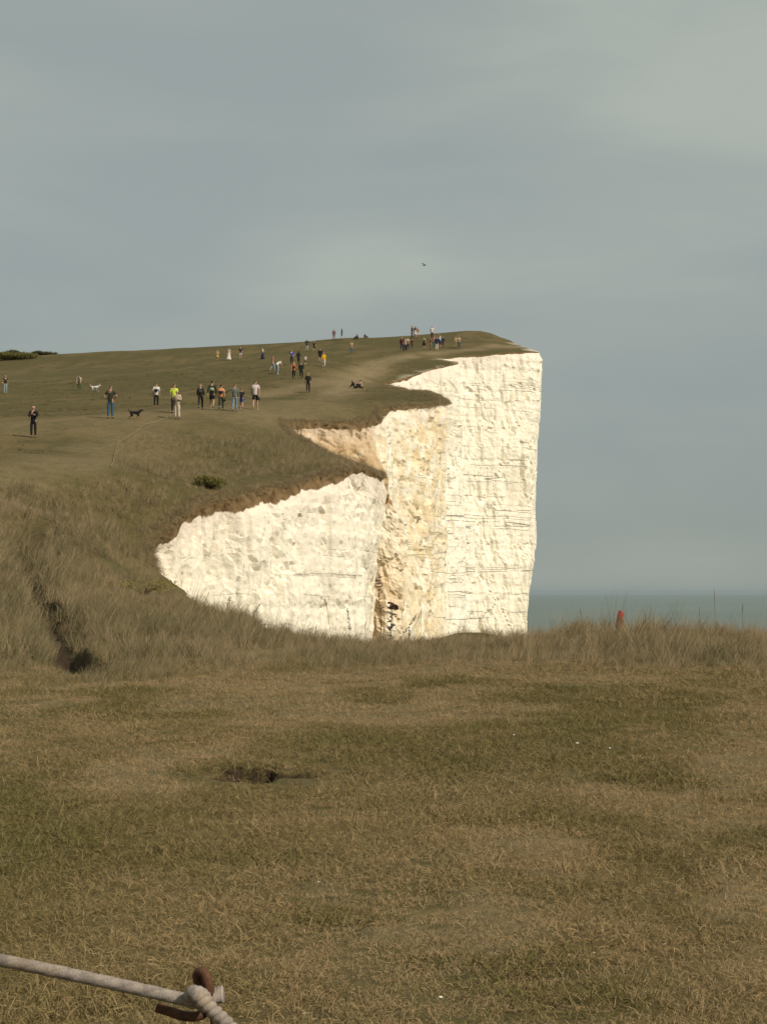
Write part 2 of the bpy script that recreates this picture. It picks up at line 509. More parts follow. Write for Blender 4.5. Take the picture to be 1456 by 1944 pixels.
g.bsdf(c, .95, g.bump(hgt, .9, .12), spec=.1)
M_TURF = g.m
land = mesh_obj('ground', np.c_[tv, tz], tf, M_TURF, attrs={'path': path, 'soil': soil, 'chalk': chalk})
tag(land, 'dry cropped downland turf rising to the cliff top', 'ground', kind='structure')
# ------------------------------------------------------------------ chalk cliff
ck = Mat('chalk')
n_st = ck.noise(.35, 6, .62, sc=(1, 1, .28))
n_st2 = ck.noise(.9, 5, .6, sc=(1, 1, .35), loc=(11, 4, 2))
n_pt = ck.noise(3.2, 7, .78)
n_gr = ck.noise(9.0, 5, .75)
n_ln = ck.noise(1.1, 4, .6, sc=(1, 1, .9), loc=(3, 8, 1))
c = ck.mix(ck.ramp(n_st, .40, .68), (.88, .815, .675), (.82, .757, .625))
c = ck.mix(ck.ramp(ck.noise(.13, 4, .6, sc=(1, 1, .6), loc=(2, 2, 7)), .50, .66, 0, .55), c, (.68, .62, .48))
c = ck.mix(ck.ramp(n_st2, .54, .66, 0, .42), c, (.62, .58, .46))
c = ck.mix(ck.ramp(ck.noise(2.2, 5, .65, sc=(1, 1, .12)), .54, .66, 0, .5), c, (.56, .52, .40))
c = ck.mix(ck.ramp(n_pt, .60, .74, 0, .6), c, (.52, .50, .41))
tn = ck.attr('tan')
tnm = ck.math('MULTIPLY', tn, ck.ramp(n_ln, .36, .58))
c = ck.mix(tnm, c, ck.mix(n_pt, (.70, .50, .24), (.76, .62, .38)))
# flint bands: thin dark broken lines along the bedding
wv = ck.noise(.22, 3, .5)
sp = ck.n('ShaderNodeSeparateXYZ'); ck.l(ck.geo, sp.inputs[0])
zz = ck.math('ADD', sp.outputs['Z'], ck.math('MULTIPLY', ck.math('SUBTRACT', wv, .5), .5))
zz = ck.math('ADD', zz, ck.math('MULTIPLY', ck.math('SUBTRACT', n_ln, .5), .22))
cbz = ck.n('ShaderNodeCombineXYZ'); ck.l(ck.math('MULTIPLY', sp.outputs['X'], .012), cbz.inputs[0]); ck.l(ck.math('MULTIPLY', sp.outputs['Y'], .012), cbz.inputs[1]); ck.l(ck.math('MULTIPLY', zz, .62), cbz.inputs[2])
fr = ck.math('ABSOLUTE', ck.math('SUBTRACT', ck.noise(1.0, 2, .6, vec=cbz.outputs[0]), .5))
line = ck.ramp(fr, .010, .002)
brk = ck.ramp(ck.noise(.30, 4, .6, sc=(1, 1, 2.2), loc=(5, 1, 9)), .43, .52)
lm = ck.math('MULTIPLY', ck.math('MULTIPLY', line, brk), ck.attr('bed'))
c = ck.mix(ck.math('MULTIPLY', lm, .8), c, (.26, .25, .21))
# slanting joints
vj = ck.n('ShaderNodeTexVoronoi', feature='DISTANCE_TO_EDGE', i_Scale=.42)
mpj = ck.n('ShaderNodeMapping'); mpj.inputs['Scale'].default_value = (1, 1, 1.9); mpj.inputs['Rotation'].default_value = (.2, .15, 0)
wobv = ck.n('ShaderNodeTexNoise', i_Scale=.8, i_Detail=4)
ck.l(ck.geo, wobv.inputs['Vector'])
addv = ck.n('ShaderNodeVectorMath', operation='ADD'); ck.l(ck.geo, addv.inputs[0]); ck.l(wobv.outputs['Color'], addv.inputs[1])
ck.l(addv.outputs[0], mpj.inputs[0]); ck.l(mpj.outputs[0], vj.inputs['Vector'])
jm = ck.math('MULTIPLY', ck.ramp(vj.outputs['Distance'], .022, .0), ck.ramp(n_st2, .50, .62))
c = ck.mix(ck.math('MULTIPLY', jm, .35), c, (.45, .43, .35))
# flint nodules: small dark specks
wsp = ck.n('ShaderNodeVectorMath', operation='MULTIPLY_ADD'); wsp.inputs[1].default_value = (.5, .5, .7); ck.l(wobv.outputs['Color'], wsp.inputs[0]); ck.l(ck.geo, wsp.inputs[2])
n_sp = ck.noise(4.2, 3, .6, vec=wsp.outputs[0], sc=(1, 1, .8))
n_sm = ck.noise(.55, 3, .5, loc=(9, 9, 1))
sm = ck.math('MULTIPLY', ck.ramp(n_sp, .60, .66), ck.ramp(n_sm, .44, .58))
c = ck.mix(ck.math('MULTIPLY', sm, .55), c, (.30, .28, .22))
vs = ck.n('ShaderNodeTexVoronoi', i_Scale=1.7); ck.l(wsp.outputs[0], vs.inputs['Vector'])
sm2 = ck.math('MULTIPLY', ck.ramp(vs.outputs['Distance'], .13, .07), ck.ramp(n_st2, .46, .56))
c = ck.mix(ck.math('MULTIPLY', sm2, .8), c, (.20, .18, .15))
c = ck.mix(ck.math('MULTIPLY', ck.attr('earth'), ck.ramp(n_ln, .25, .55, .55, 1.0)), c, ck.mix(n_pt, (.36, .235, .115), (.60, .44, .25)))
# weathered pinkish rim and soil cap
c = ck.mix(ck.math('MULTIPLY', ck.attr('rim'), .6), c, (.74, .63, .53))
sl = ck.ramp(ck.math('ADD', ck.attr('soil'), ck.math('MULTIPLY', ck.math('SUBTRACT', ck.noise(1.6, 4, .6, sc=(1, 1, .35)), .5), .9)), .42, .58)
c = ck.mix(sl, c, ck.mix(ck.ramp(ck.noise(2.4, 4), .35, .65), (.125, .080, .036), (.22, .148, .076)))
hh = ck.math('ADD', ck.math('MULTIPLY', n_pt, .8), ck.math('MULTIPLY', n_gr, .5))
hh = ck.math('SUBTRACT', hh, ck.math('MULTIPLY', lm, .9))
hh = ck.math('SUBTRACT', hh, ck.math('MULTIPLY', jm, .25))
ck.bsdf(c, .95, ck.bump(hh, .8, .13), spec=.1)
M_CHALK = ck.m

rows = np.r_[0, .06, .14, np.arange(.3, 12, .2), np.arange(12, 40, .26), np.arange(40, 60, 2.5), np.arange(60, 140, 10), 140]
def facets(q, size, seed):
    """broken-rock relief: every cell of a jittered lattice is a tilted plane"""
    p = q / np.array(size)
    b = np.floor(p).astype(np.int64)
    best = np.full(len(p), 1e9); val = np.zeros(len(p))
    def h(c, s):
        v = (c[:, 0] * 73856093 ^ c[:, 1] * 19349663 ^ c[:, 2] * 83492791 ^ (s * 2654435761 + seed * 97)) & 0x7fffffff
        v = (v ^ (v >> 13)) * 1274126177 & 0x7fffffff
        return ((v ^ (v >> 16)) & 0xffff) / 65535.0
    for dx in (-1, 0, 1):
        for dy in (-1, 0, 1):
            for dz in (-1, 0, 1):
                c = b + (dx, dy, dz)
                o_ = p - (c + np.c_[h(c, 1), h(c, 2), h(c, 3)])
                r2 = (o_ ** 2).sum(1)
                m = r2 < best
                best[m] = r2[m]
                cm, om = c[m], o_[m]
                val[m] = (h(cm, 4) - .5) + 1.1 * ((h(cm, 5) - .5) * om[:, 0] + (h(cm, 6) - .5) * om[:, 1] + (h(cm, 7) - .35) * om[:, 2])
    return val
def sweep_cliff():
    nS, nT = len(edge), len(rows)
    P = np.zeros((nS, nT, 3))
    D = np.broadcast_to(rows, (nS, nT))
    Z = ez[:, None] - D
    Z = np.maximum(Z, SEA - 2)
    k = ev[:, 2][:, None]
    # lean: overhanging noses (they step in lower down), other stretches slope out a little
    nose = np.exp(-((k - 23) / .8) ** 2) * .16 + np.exp(-((k - 34) / .9) ** 2) * .07 + np.exp(-((k - I_TIP) / 1.0) ** 2) * .035
    off = (.045 * (1 - np.clip(nose * 12, 0, 1)) - nose) * np.minimum(D, 14) + .02 * np.maximum(D - 14, 0)
    tipz = smooth(I_TIP - 1.2, I_TIP - .3, k) * smooth(I_TIP + 5, I_TIP + 4, k)
    off = off * (1 - tipz) - tipz * (.035 * np.minimum(D, 20) + smooth(23, 33.5, D) * 1.25)
    # gully head: loose soil slope spreads outwards
    gul = smooth(25, 26.5, k) * smooth(30.6, 29.6, k)
    off = off + gul * np.minimum(D, 4.0) * .34
    X = edge[:, 0][:, None] + nor[:, 0][:, None] * off
    Y = edge[:, 1][:, None] + nor[:, 1][:, None] * off
    q = np.c_[X.ravel(), Y.ravel(), Z.ravel()]
    far = np.repeat(np.where(ev[:, 2] > 34.5, .75, 1.0), nT)
    d = .50 * fbm(q * (.16, .16, .07), 3, 41) + .16 * far * fbm(q * (.55, .55, .16), 4, 43) + .07 * far * fbm(q * (1.5, 1.5, 1.3), 4, 47, .7)
    bed = fbm(np.c_[q[:, 2] * 1.5 + .5 * fbm(q * .12, 2, 55), q[:, 0] * .03, q[:, 1] * .03], 3, 51, .7)
    d = d + .13 * bed * (0.5 + .5 * smooth(-.3, .3, fbm(q * .1, 2, 57)))
    ridged = 1 - np.abs(fbm(q * (.9, .9, .22), 3, 59))
    d = d - .24 * smooth(.88, 1.0, ridged)
    # blocks broken out along the joints
    nr = np.repeat(np.where(ev[:, 2] < 24.5, .55, .8), nT)
    fl = np.repeat(np.where(ev[:, 2] > 37.5, .55, .85), nT)
    d = d + .30 * nr * facets(q, (2.6, 2.6, 6.0), 5) + .12 * nr * fl * facets(q, (.9, .9, 1.3), 6) + .070 * fl * facets(q, (.42, .42, .6), 8)
    cell = vnoise(np.floor(q * (.55, .55, .75) + .35 * np.c_[bed, bed, bed]) + .5, 61)
    d = d + .10 * np.sign(cell) * smooth(.2, .6, np.abs(cell))
    d = d.reshape(nS, nT) * smooth(0, 1.1, D) * np.where(k < I_AP - 1, .6, 1.0)
    # grooves where water runs over the rim of the near nose
    X = X + nor[:, 0][:, None] * d
    Y = Y + nor[:, 1][:, None] * d
    P[..., 0], P[..., 1], P[..., 2] = X, Y, Z
    P[:, 1:, 2] += (.05 * fbm(np.c_[arc * .8, arc * 0], 2, 63))[:, None] * smooth(0, .4, D[:, 1:])
    s_noise = fbm(np.c_[arc * 1.1, arc * 0 + 3], 3, 65)[:, None]
    thick = ev[:, 0][:, None] * (1 + .55 * s_noise)
    soil = np.clip(1.0 - (D - thick * .55) / np.maximum(thick * .9, .08), 0, 1)
    soil = np.maximum(soil, gul * smooth(7.5, 3.0, D) * .40)
    earth = gul * smooth(6.5, 3.2, D + .8 * fbm(np.c_[arc * .5, arc * 0 + 7], 3, 67)[:, None])
    tan = ev[:, 1][:, None] * np.ones_like(D)
    rim = smooth(2.2, .2, D) * np.where(k > 35, 1.2, .8)
    bedm = np.where(k > 34.4, 1.0, .35) * smooth(2, 5, D)
    F_ = []
    idx = np.arange(nS * nT).reshape(nS, nT)
    a, b, c_, d_ = idx[:-1, :-1].ravel(), idx[1:, :-1].ravel(), idx[1:, 1:].ravel(), idx[:-1, 1:].ravel()
    F_ = np.c_[a, d_, c_, b]
    return P.reshape(-1, 3), F_, dict(soil=soil.ravel(), tan=tan.ravel(), rim=np.clip(rim, 0, 1).ravel(), bed=bedm.ravel(), earth=(earth * np.ones_like(D)).ravel())
cv, cf, ca = sweep_cliff()
cliff = mesh_obj('chalk_cliff', cv, cf, M_CHALK, None, False, ca)
tag(cliff, 'tall sunlit white chalk cliff below the turf', 'cliff', kind='structure')

# ------------------------------------------------------------------ brown-capped buttress between the near nose and the stained column
bt = Mat('stained_chalk')
cb = bt.mix(bt.ramp(bt.noise(1.4, 5, .65, sc=(1, 1, .4)), .35, .65), (.64, .49, .31), (.74, .62, .44))
cb = bt.mix(bt.ramp(bt.noise(4.0, 4, .6), .62, .72, 0, .6), cb, (.40, .26, .13))
cb = bt.mix(bt.ramp(bt.math('ADD', bt.attr('soil'), bt.math('MULTIPLY', bt.math('SUBTRACT', bt.noise(2.6, 5, .65, sc=(1, 1, .4)), .5), 1.6)), .25, .8), cb, bt.mix(bt.noise(3.5), (.22, .125, .045), (.36, .22, .09)))
cb = bt.mix(bt.ramp(bt.noise(.8, 5, .6, sc=(1, 1, .25)), .44, .60, 0, .9), cb, (.80, .72, .57))
bt.bsdf(cb, .95, bt.bump(bt.noise(5, 6, .7), .8, .12), spec=.1)
btop = at(737, 938, 83)
def buttress():
    hs = np.r_[np.arange(0, 12, .12), np.arange(12, 20, .6), 40, 105.5]
    m = 40
    V, so = [], []
    for h in hs:
        r_ = .10 + .50 * smooth(.1, 1.2, h) + .030 * h + .12 * smooth(1.0, 1.4, h)
        cx = -.014 * h * 1.6
        for j in range(m):
            a = 2 * math.pi * j / m
            V.append((cx + r_ * math.cos(a), 1.5 * r_ * math.sin(a), -h)); so.append(float(smooth(2.0, .9, h)))
    V = np.array(V)
    dn = .28 * fbm(V * (.9, .9, .35), 4, 71) * smooth(.1, .8, -V[:, 2]) + .10 * fbm(V * 2.6, 3, 73)
    dn = dn + .20 * facets(V + 50, (.9, .9, 1.4), 9) * smooth(.3, 1.2, -V[:, 2]) + .15 * facets(V + 50, (.4, .4, .5), 10)
    an = np.arctan2(V[:, 1], V[:, 0])
    V[:, 0] += dn * np.cos(an); V[:, 1] += dn * np.sin(an)
    Fc = []
    for i in range(len(hs) - 1):
        for j in range(m):
            Fc.append((i * m + j, (i + 1) * m + j, (i + 1) * m + (j + 1) % m, i * m + (j + 1) % m))
    Fc.append(tuple(range(m))[::-1])
    o = mesh_obj('rock_buttress', V + btop, Fc, bt.m, None, False, attrs={'soil': np.array(so)})
    tag(o, 'tan rock buttress with a brown pointed cap beside the near white cliff nose', 'rock')
buttress()

# ------------------------------------------------------------------ sea
w = Mat('sea_water')
d1 = w.noise(.05, 6, .62, sc=(1, .45, 1))
d2 = w.noise(.0016, 4, .5, sc=(1, .3, 1))
cw = w.mix(w.ramp(d2, .35, .65), (.118, .152, .132), (.136, .166, .142))
w.bsdf(cw, .55, w.bump(d1, .5, 1.2), spec=.22)
th = np.linspace(0, 2 * math.pi, 97)[:-1]
rr = [0, 200, 1000, 6000, 30000, 85000]
V = [(0, 0, SEA)]
for r_ in rr[1:]:
    V += [(r_ * math.cos(t), r_ * math.sin(t), SEA) for t in th]
Fs = [(0, 1 + j, 1 + (j + 1) % 96) for j in range(96)]
for k in range(len(rr) - 2):
    b0, b1 = 1 + k * 96, 1 + (k + 1) * 96
    Fs += [(b0 + j, b1 + j, b1 + (j + 1) % 96, b0 + (j + 1) % 96) for j in range(96)]
sea = mesh_obj('sea', V, Fs, w.m)
tag(sea, 'grey green sea reaching to the horizon', 'sea', kind='structure')
# ------------------------------------------------------------------ people
_mats = {}
def cloth(rgb, rough=.9):
    k = tuple(rgb)
    if k not in _mats:
        m = Mat('cloth')
        n = m.noise(9.0, 4, .6)
        m.bsdf(m.mix(m.ramp(n, .3, .7), tuple(v * .82 for v in rgb), tuple(min(1, v * 1.12) for v in rgb)), rough, m.bump(m.noise(22, 3), .35, .02), spec=.15)
        _mats[k] = m.m
    return _mats[k]
def skin_mesh(verts, edges, radii, levels=1, root=0):
    """grow one continuous surface over a skeleton"""
    me = bpy.data.meshes.new('skeleton')
    me.from_pydata([tuple(v) for v in verts], edges, [])
    o = bpy.data.objects.new('skeleton', me)
    COL.objects.link(o)
    md = o.modifiers.new('skin', 'SKIN')
    md.use_smooth_shade = True
    for i, r in enumerate(radii):
        sv = me.skin_vertices[0].data[i]
        sv.radius = (r, r) if isinstance(r, (int, float)) else r
        sv.use_root = (i == root)
    sb = o.modifiers.new('sub', 'SUBSURF')
    sb.levels = levels
    sb.render_levels = levels
    dg = bpy.context.evaluated_depsgraph_get()
    res = bpy.data.meshes.new_from_object(o.evaluated_get(dg))
    bpy.data.objects.remove(o)
    res.materials.clear()
    res.materials.append(None)
    return res
class Sk:
    def __init__(s): s.v, s.e, s.r = [], [], []
    def a(s, p, r, parent=None):
        s.v.append(tuple(p)); s.r.append(r)
        if parent is not None: s.e.append((parent, len(s.v) - 1))
        return len(s.v) - 1
    def mesh(s, levels=1): return skin_mesh(s.v, s.e, s.r, levels)
def lerp(a, b, t): return tuple(a[i] + (b[i] - a[i]) * t for i in range(3))
def ellipsoid(c, r, seg=12, ring=8, cut=None):
    V, Fc = [], []
    for i in range(ring + 1):
        ph = math.pi * i / ring
        for j in range(seg):
            a = 2 * math.pi * j / seg
            V.append((c[0] + r[0] * math.sin(ph) * math.cos(a), c[1] + r[1] * math.sin(ph) * math.sin(a), c[2] + r[2] * math.cos(ph)))
    for i in range(ring):
        for j in range(seg):
            Fc.append((i * seg + j, (i + 1) * seg + j, (i + 1) * seg + (j + 1) % seg, i * seg + (j + 1) % seg))
    return V, Fc
def raw_mesh(name, V, Fc):
    me = bpy.data.meshes.new(name)
    me.from_pydata(V, [], Fc)
    me.polygons.foreach_set('use_smooth', [True] * len(me.polygons))
    bm = bmesh.new(); bm.from_mesh(me)
    bmesh.ops.remove_doubles(bm, verts=bm.verts, dist=1e-5)
    bmesh.ops.recalc_face_normals(bm, faces=bm.faces)
    bm.to_mesh(me); bm.free()
    me.materials.append(None)
    return me

def joints(pose):
    """joint positions of a 1.75 m figure that faces +Y"""
    J = dict(pel=(0, 0, .95), spi=(0, 0, 1.14), che=(0, .005, 1.34), nkb=(0, 0, 1.47), nck=(0, .012, 1.53), jaw=(0, .035, 1.585), hd=(0, .02, 1.655), top=(0, .005, 1.735))
    for s, n in ((-1, 'L'), (1, 'R')):
        J['sh' + n] = (s * .175, 0, 1.425); J['el' + n] = (s * .235, -.02, 1.15); J['wr' + n] = (s * .245, .05, .92); J['ha' + n] = (s * .24, .08, .845)
        J['hip' + n] = (s * .095, 0, .91); J['kn' + n] = (s * .105, .02, .50); J['an' + n] = (s * .11, -.02, .085); J['to' + n] = (s * .125, .14, .035)
    def setp(**k):
        J.update(k)
    if pose in ('walk', 'walkm'):
        s = 1 if pose == 'walk' else -1
        a, b = ('R', 'L') if s == 1 else ('L', 'R')
        sa, sb = (1, -1) if s == 1 else (-1, 1)
        setp(**{'kn' + a: (sa * .10, .20, .53), 'an' + a: (sa * .10, .25, .10), 'to' + a: (sa * .11, .40, .06),
                'kn' + b: (sb * .10, -.06, .50), 'an' + b: (sb * .10, -.33, .17), 'to' + b: (sb * .11, -.20, .045),
                'el' + a: (sa * .24, -.14, 1.17), 'wr' + a: (sa * .25, -.16, .94), 'ha' + a: (sa * .25, -.15, .865),
                'el' + b: (sb * .24, .06, 1.16), 'wr' + b: (sb * .22, .24, 1.0), 'ha' + b: (sb * .21, .30, .95)})
    if pose == 'hold':        # both forearms lifted in front of the chest
        setp(elL=(-.25, .02, 1.17), wrL=(-.12, .26, 1.22), haL=(-.05, .31, 1.26), elR=(.25, .02, 1.17), wrR=(.12, .26, 1.22), haR=(.05, .31, 1.26), jaw=(0, .05, 1.58), hd=(0, .045, 1.65), top=(0, .05, 1.73))
    if pose == 'hips':        # elbows out, hands in front of the hips
        setp(elL=(-.34, -.04, 1.18), wrL=(-.22, .14, 1.06), haL=(-.14, .17, 1.05), elR=(.34, -.04, 1.18), wrR=(.22, .14, 1.06), haR=(.14, .17, 1.05))
    if pose == 'armout':
        setp(elL=(-.43, .03, 1.30), wrL=(-.63, .08, 1.22), haL=(-.70, .10, 1.19), knR=(.10, .12, .52), anR=(.10, .10, .09), toR=(.11, .25, .05), anL=(-.10, -.18, .11), toL=(-.11, -.04, .04))
    if pose == 'sit':         # on the ground, knees drawn up
        setp(pel=(0, 0, .13), spi=(0, -.02, .32), che=(0, .04, .52), nkb=(0, .09, .65), nck=(0, .11, .70), jaw=(0, .14, .76), hd=(0, .135, .82), top=(0, .12, .90),
             hipL=(-.1, .05, .14), hipR=(.1, .05, .14), knL=(-.13, .42, .46), knR=(.13, .40, .44), anL=(-.12, .62, .09), anR=(.12, .64, .09), toL=(-.13, .78, .04), toR=(.13, .80, .04),
             shL=(-.175, .07, .60), shR=(.175, .07, .60), elL=(-.25, .22, .40), elR=(.25, .22, .40), wrL=(-.13, .42, .50), wrR=(.13, .41, .48), haL=(-.07, .48, .50), haR=(.07, .47, .48))
    if pose == 'lean':        # sits back on the hands, legs stretched out
        setp(pel=(0, 0, .13), spi=(0, -.08, .32), che=(0, -.14, .52), nkb=(0, -.17, .64), nck=(0, -.17, .70), jaw=(0, -.14, .76), hd=(0, -.15, .82), top=(0, -.17, .90),
             hipL=(-.1, .05, .13), hipR=(.1, .05, .13), knL=(-.13, .47, .22), knR=(.12, .45, .26), anL=(-.12, .86, .09), anR=(.12, .82, .09), toL=(-.14, .95, .16), toR=(.14, .91, .16),
             shL=(-.175, -.16, .59), shR=(.175, -.16, .59), elL=(-.25, -.32, .34), elR=(.25, -.32, .34), wrL=(-.26, -.40, .10), wrR=(.26, -.40, .10), haL=(-.27, -.45, .04), haR=(.27, -.45, .04))
    if pose == 'bend':        # stoops forward with the hands near the knees
        setp(spi=(0, .10, 1.10), che=(0, .25, 1.22), nkb=(0, .37, 1.28), nck=(0, .42, 1.31), jaw=(0, .48, 1.30), hd=(0, .52, 1.33), top=(0, .58, 1.38),
             shL=(-.175, .33, 1.24), shR=(.175, .33, 1.24), elL=(-.22, .36, .97), elR=(.22, .36, .97), wrL=(-.17, .46, .76), wrR=(.17, .46, .76), haL=(-.14, .50, .70), haR=(.14, .50, .70))
    return J
_cache = {}
def piece(pose, kind):
    key = (pose, kind)
    if key in _cache: return _cache[key]
    J = joints(pose)
    s = Sk()
    if kind == 'body':
        p = s.a(J['pel'], (.14, .105)); sp_ = s.a(J['spi'], (.125, .095), p); ch = s.a(J['che'], (.155, .105), sp_); nb_ = s.a(J['nkb'], (.09, .075), ch)
        nk = s.a(J['nck'], .054, nb_); jw = s.a(J['jaw'], (.066, .074), nk); hd = s.a(J['hd'], (.079, .098), jw); tp = s.a(J['top'], (.062, .075), hd)
        f = Vector(J['hd']) - Vector(J['top'])
        s.a((J['jaw'][0], J['jaw'][1] + .095, J['jaw'][2] + .05), .014, hd)            # nose
        for q in (-1, 1):
            s.a((J['hd'][0] + q * .092, J['hd'][1] - .01, J['hd'][2] - .005), .016, hd)  # ears
        for n, q in (('L', -1), ('R', 1)):
            sh = s.a(J['sh' + n], .058, ch); el = s.a(J['el' + n], .043, sh); wr = s.a(J['wr' + n], .029, el); ha = s.a(J['ha' + n], (.038, .022), wr)
            d = (Vector(J['ha' + n]) - Vector(J['wr' + n])).normalized()
            side = d.cross(Vector((0, 0, 1)))
            side = Vector((0, 1, 0)) if abs(d.z) > .8 else side.normalized()
            bend = d.cross(side) * .018
            for k, L in zip((-1.5, -.5, .5, 1.5), (.075, .088, .084, .064)):
                r0 = Vector(J['ha' + n]) + side * (k * .021) + d * .03
                k1 = s.a(r0, .0095, ha)
                s.a(r0 + d * L * .9 + bend, .0075, k1)
            t0 = Vector(J['wr' + n]) + d * .035 + side * (-.04)
            k1 = s.a(t0, .011, wr); s.a(t0 + d * .045 - side * .02 + bend, .009, k1)
            hp = s.a(J['hip' + n], .088, p); kn = s.a(J['kn' + n], .058, hp); cf_ = s.a(lerp(J['kn' + n], J['an' + n], .3), .056, kn); an = s.a(J['an' + n], .037, cf_)
            s.a(J['to' + n], (.038, .028), an)
        m = s.mesh(1)
    elif kind in ('tee', 'coat', 'long'):
        lo = {'tee': .10, 'long': .05, 'coat': .22}[kind]
        d = Vector(J['spi']) - Vector(J['pel'])
        hem = Vector(J['pel']) - (d.normalized() * lo if pose not in ('sit', 'lean') else Vector((0, 0, .0)))
        g_ = .012 if kind == 'tee' else .024
        p = s.a(hem, (.155 + g_, .12 + g_)); s1 = s.a(J['pel'], (.15 + g_, .115 + g_), p) if pose not in ('sit', 'lean') else p
        sp_ = s.a(J['spi'], (.138 + g_, .108 + g_), s1); ch = s.a(J['che'], (.165 + g_, .118 + g_), sp_); nb_ = s.a(lerp(J['nkb'], J['nck'], -.1), (.085, .078), ch)
        for n in 'LR':
            sh = s.a(J['sh' + n], .066 + g_ * .6, ch)
            if kind == 'tee':
                s.a(lerp(J['sh' + n], J['el' + n], .75), .062 + g_ * .5, sh)
            else:
                el = s.a(J['el' + n], .052 + g_ * .4, sh); s.a(lerp(J['el' + n], J['wr' + n], .95), .041 + g_ * .3, el)
        m = s.mesh(1)
    elif kind in ('trousers', 'shorts', 'flare'):
        p = s.a(lerp(J['pel'], J['spi'], .3), (.145, .115)); q = s.a(J['pel'], (.15, .12), p)
        for n in 'LR':
            hp = s.a(J['hip' + n], .100, q)
            if kind == 'shorts':
                s.a(lerp(J['hip' + n], J['kn' + n], .85), .092, hp)
            else:
                kn = s.a(J['kn' + n], .076, hp); s.a(lerp(J['kn' + n], J['an' + n], .93), .056 if kind == 'trousers' else .088, kn)
        m = s.mesh(1)
    elif kind in ('skirt', 'gown'):
        zb = .52 if kind == 'skirt' else .10
        V, Fc = [], []
        seg = 18
        prof = [(1.10, .135), (.98, .165), (.85, .19)] + [(.85 - (.85 - zb) * t, .19 + (.10 if kind == 'skirt' else .17) * t) for t in (.25, .5, .75, 1)]
        for i, (z, r_) in enumerate(prof):
            for j in range(seg):
                a = 2 * math.pi * j / seg
                k = 1 + .10 * math.sin(a * 6 + i * .3) * max(0, (i - 2) / 4)
                sx = .06 * max(0, (i - 2) / 4) if kind == 'gown' else 0
                V.append((r_ * k * math.cos(a) + sx, .78 * r_ * k * math.sin(a) + .01, z))
        for i in range(len(prof) - 1):
            for j in range(seg):
                Fc.append((i * seg + j, (i + 1) * seg + j, (i + 1) * seg + (j + 1) % seg, i * seg + (j + 1) % seg))
        m = raw_mesh('skirt', V, Fc)
    elif kind in ('hair', 'longhair', 'bun', 'hood', 'cap'):
        h = J['hd']
        dy = J['top'][1] - J['hd'][1]
        s.a((h[0], h[1] - .02 + dy * .3, h[2] + .045), (.092, .104))
        if kind == 'hair':
            s.a((h[0], h[1] - .055, h[2] - .015), (.078, .055), 0)
        elif kind == 'longhair':
            b = s.a((h[0], h[1] - .06, h[2] - .02), (.088, .065), 0); c_ = s.a((h[0], h[1] - .085, h[2] - .14), (.095, .045), b); s.a((h[0], h[1] - .095, h[2] - .28), (.075, .035), c_)
        elif kind == 'bun':
            b = s.a((h[0], h[1] - .055, h[2] - .01), (.078, .058), 0); s.a((h[0], h[1] - .11, h[2] + .09), .045, b)
        elif kind == 'cap':
            s.a((h[0], h[1] + .13, h[2] + .035), (.055, .012), 0)
        else:
            s.r[0] = (.122, .128); s.v[0] = (h[0], h[1] - .02, h[2] + .03)
            s.a((h[0], h[1] - .05, h[2] + .19), (.045, .05), 0)
            b = s.a((h[0], h[1] - .03, h[2] - .10), (.135, .12), 0); s.a((h[0], h[1] - .02, h[2] - .22), (.19, .13), b)
            s.a((h[0], h[1] + .16, h[2] + .04), (.10, .03), 0)
        m = s.mesh(1)
    elif kind in ('shoeL', 'shoeR'):
        n = kind[-1]
        s.a(J['an' + n], .047); t_ = J['to' + n]; a_ = J['an' + n]
        s.a((a_[0], a_[1] - .03, max(.035, a_[2] - .05)), .044, 0)
        k1 = s.a(lerp(a_, t_, .55), (.048, .04), 0); s.a(t_, (.046, .034), k1)
        m = s.mesh(1)
    elif kind == 'backpack':
        b = s.a(Vector(J['che']) + Vector((0, -.20, -.02)), (.15, .095)); c_ = s.a(Vector(J['spi']) + Vector((0, -.21, .06)), (.165, .115), b); s.a(Vector(J['spi']) + Vector((0, -.19, -.06)), (.14, .085), c_)
        m = s.mesh(1)
    elif kind == 'bag':
        b = s.a((.28, .02, 1.03), (.10, .06)); s.a((.285, .03, .88), (.13, .075), b)
        s.a((.20, .02, 1.20), .014, b); s.a((.02, .02, 1.44), .014, 2)
        m = s.mesh(1)
    elif kind == 'scarf':
        a_ = s.a(Vector(J['nkb']) + Vector((0, .09, .0)), (.085, .05)); b = s.a(Vector(J['che']) + Vector((.05, .145, .03)), (.06, .03), a_); s.a(Vector(J['che']) + Vector((.09, .15, -.10)), (.045, .022), b)
        m = s.mesh(1)
    elif kind == 'handbag':
        w_ = J['haR']
        a_ = s.a((w_[0], w_[1], w_[2] - .08), .012); b = s.a((w_[0], w_[1], w_[2] - .22), (.07, .05), a_); s.a((w_[0], w_[1], w_[2] - .32), (.085, .06), b)
        m = s.mesh(1)
    _cache[key] = m
    m.name = kind
    return m
NAMES = dict(tee='shirt', long='jumper', coat='jacket', trousers='trousers', flare='trousers', shorts='shorts', skirt='skirt', gown='long_skirt', hair='hair', longhair='hair', bun='hair', hood='hood', cap='cap',
             shoeL='shoe', shoeR='shoe', backpack='backpack', bag='shoulder_bag', scarf='scarf', handbag='handbag')
SKIN = (.42, .25, .17)
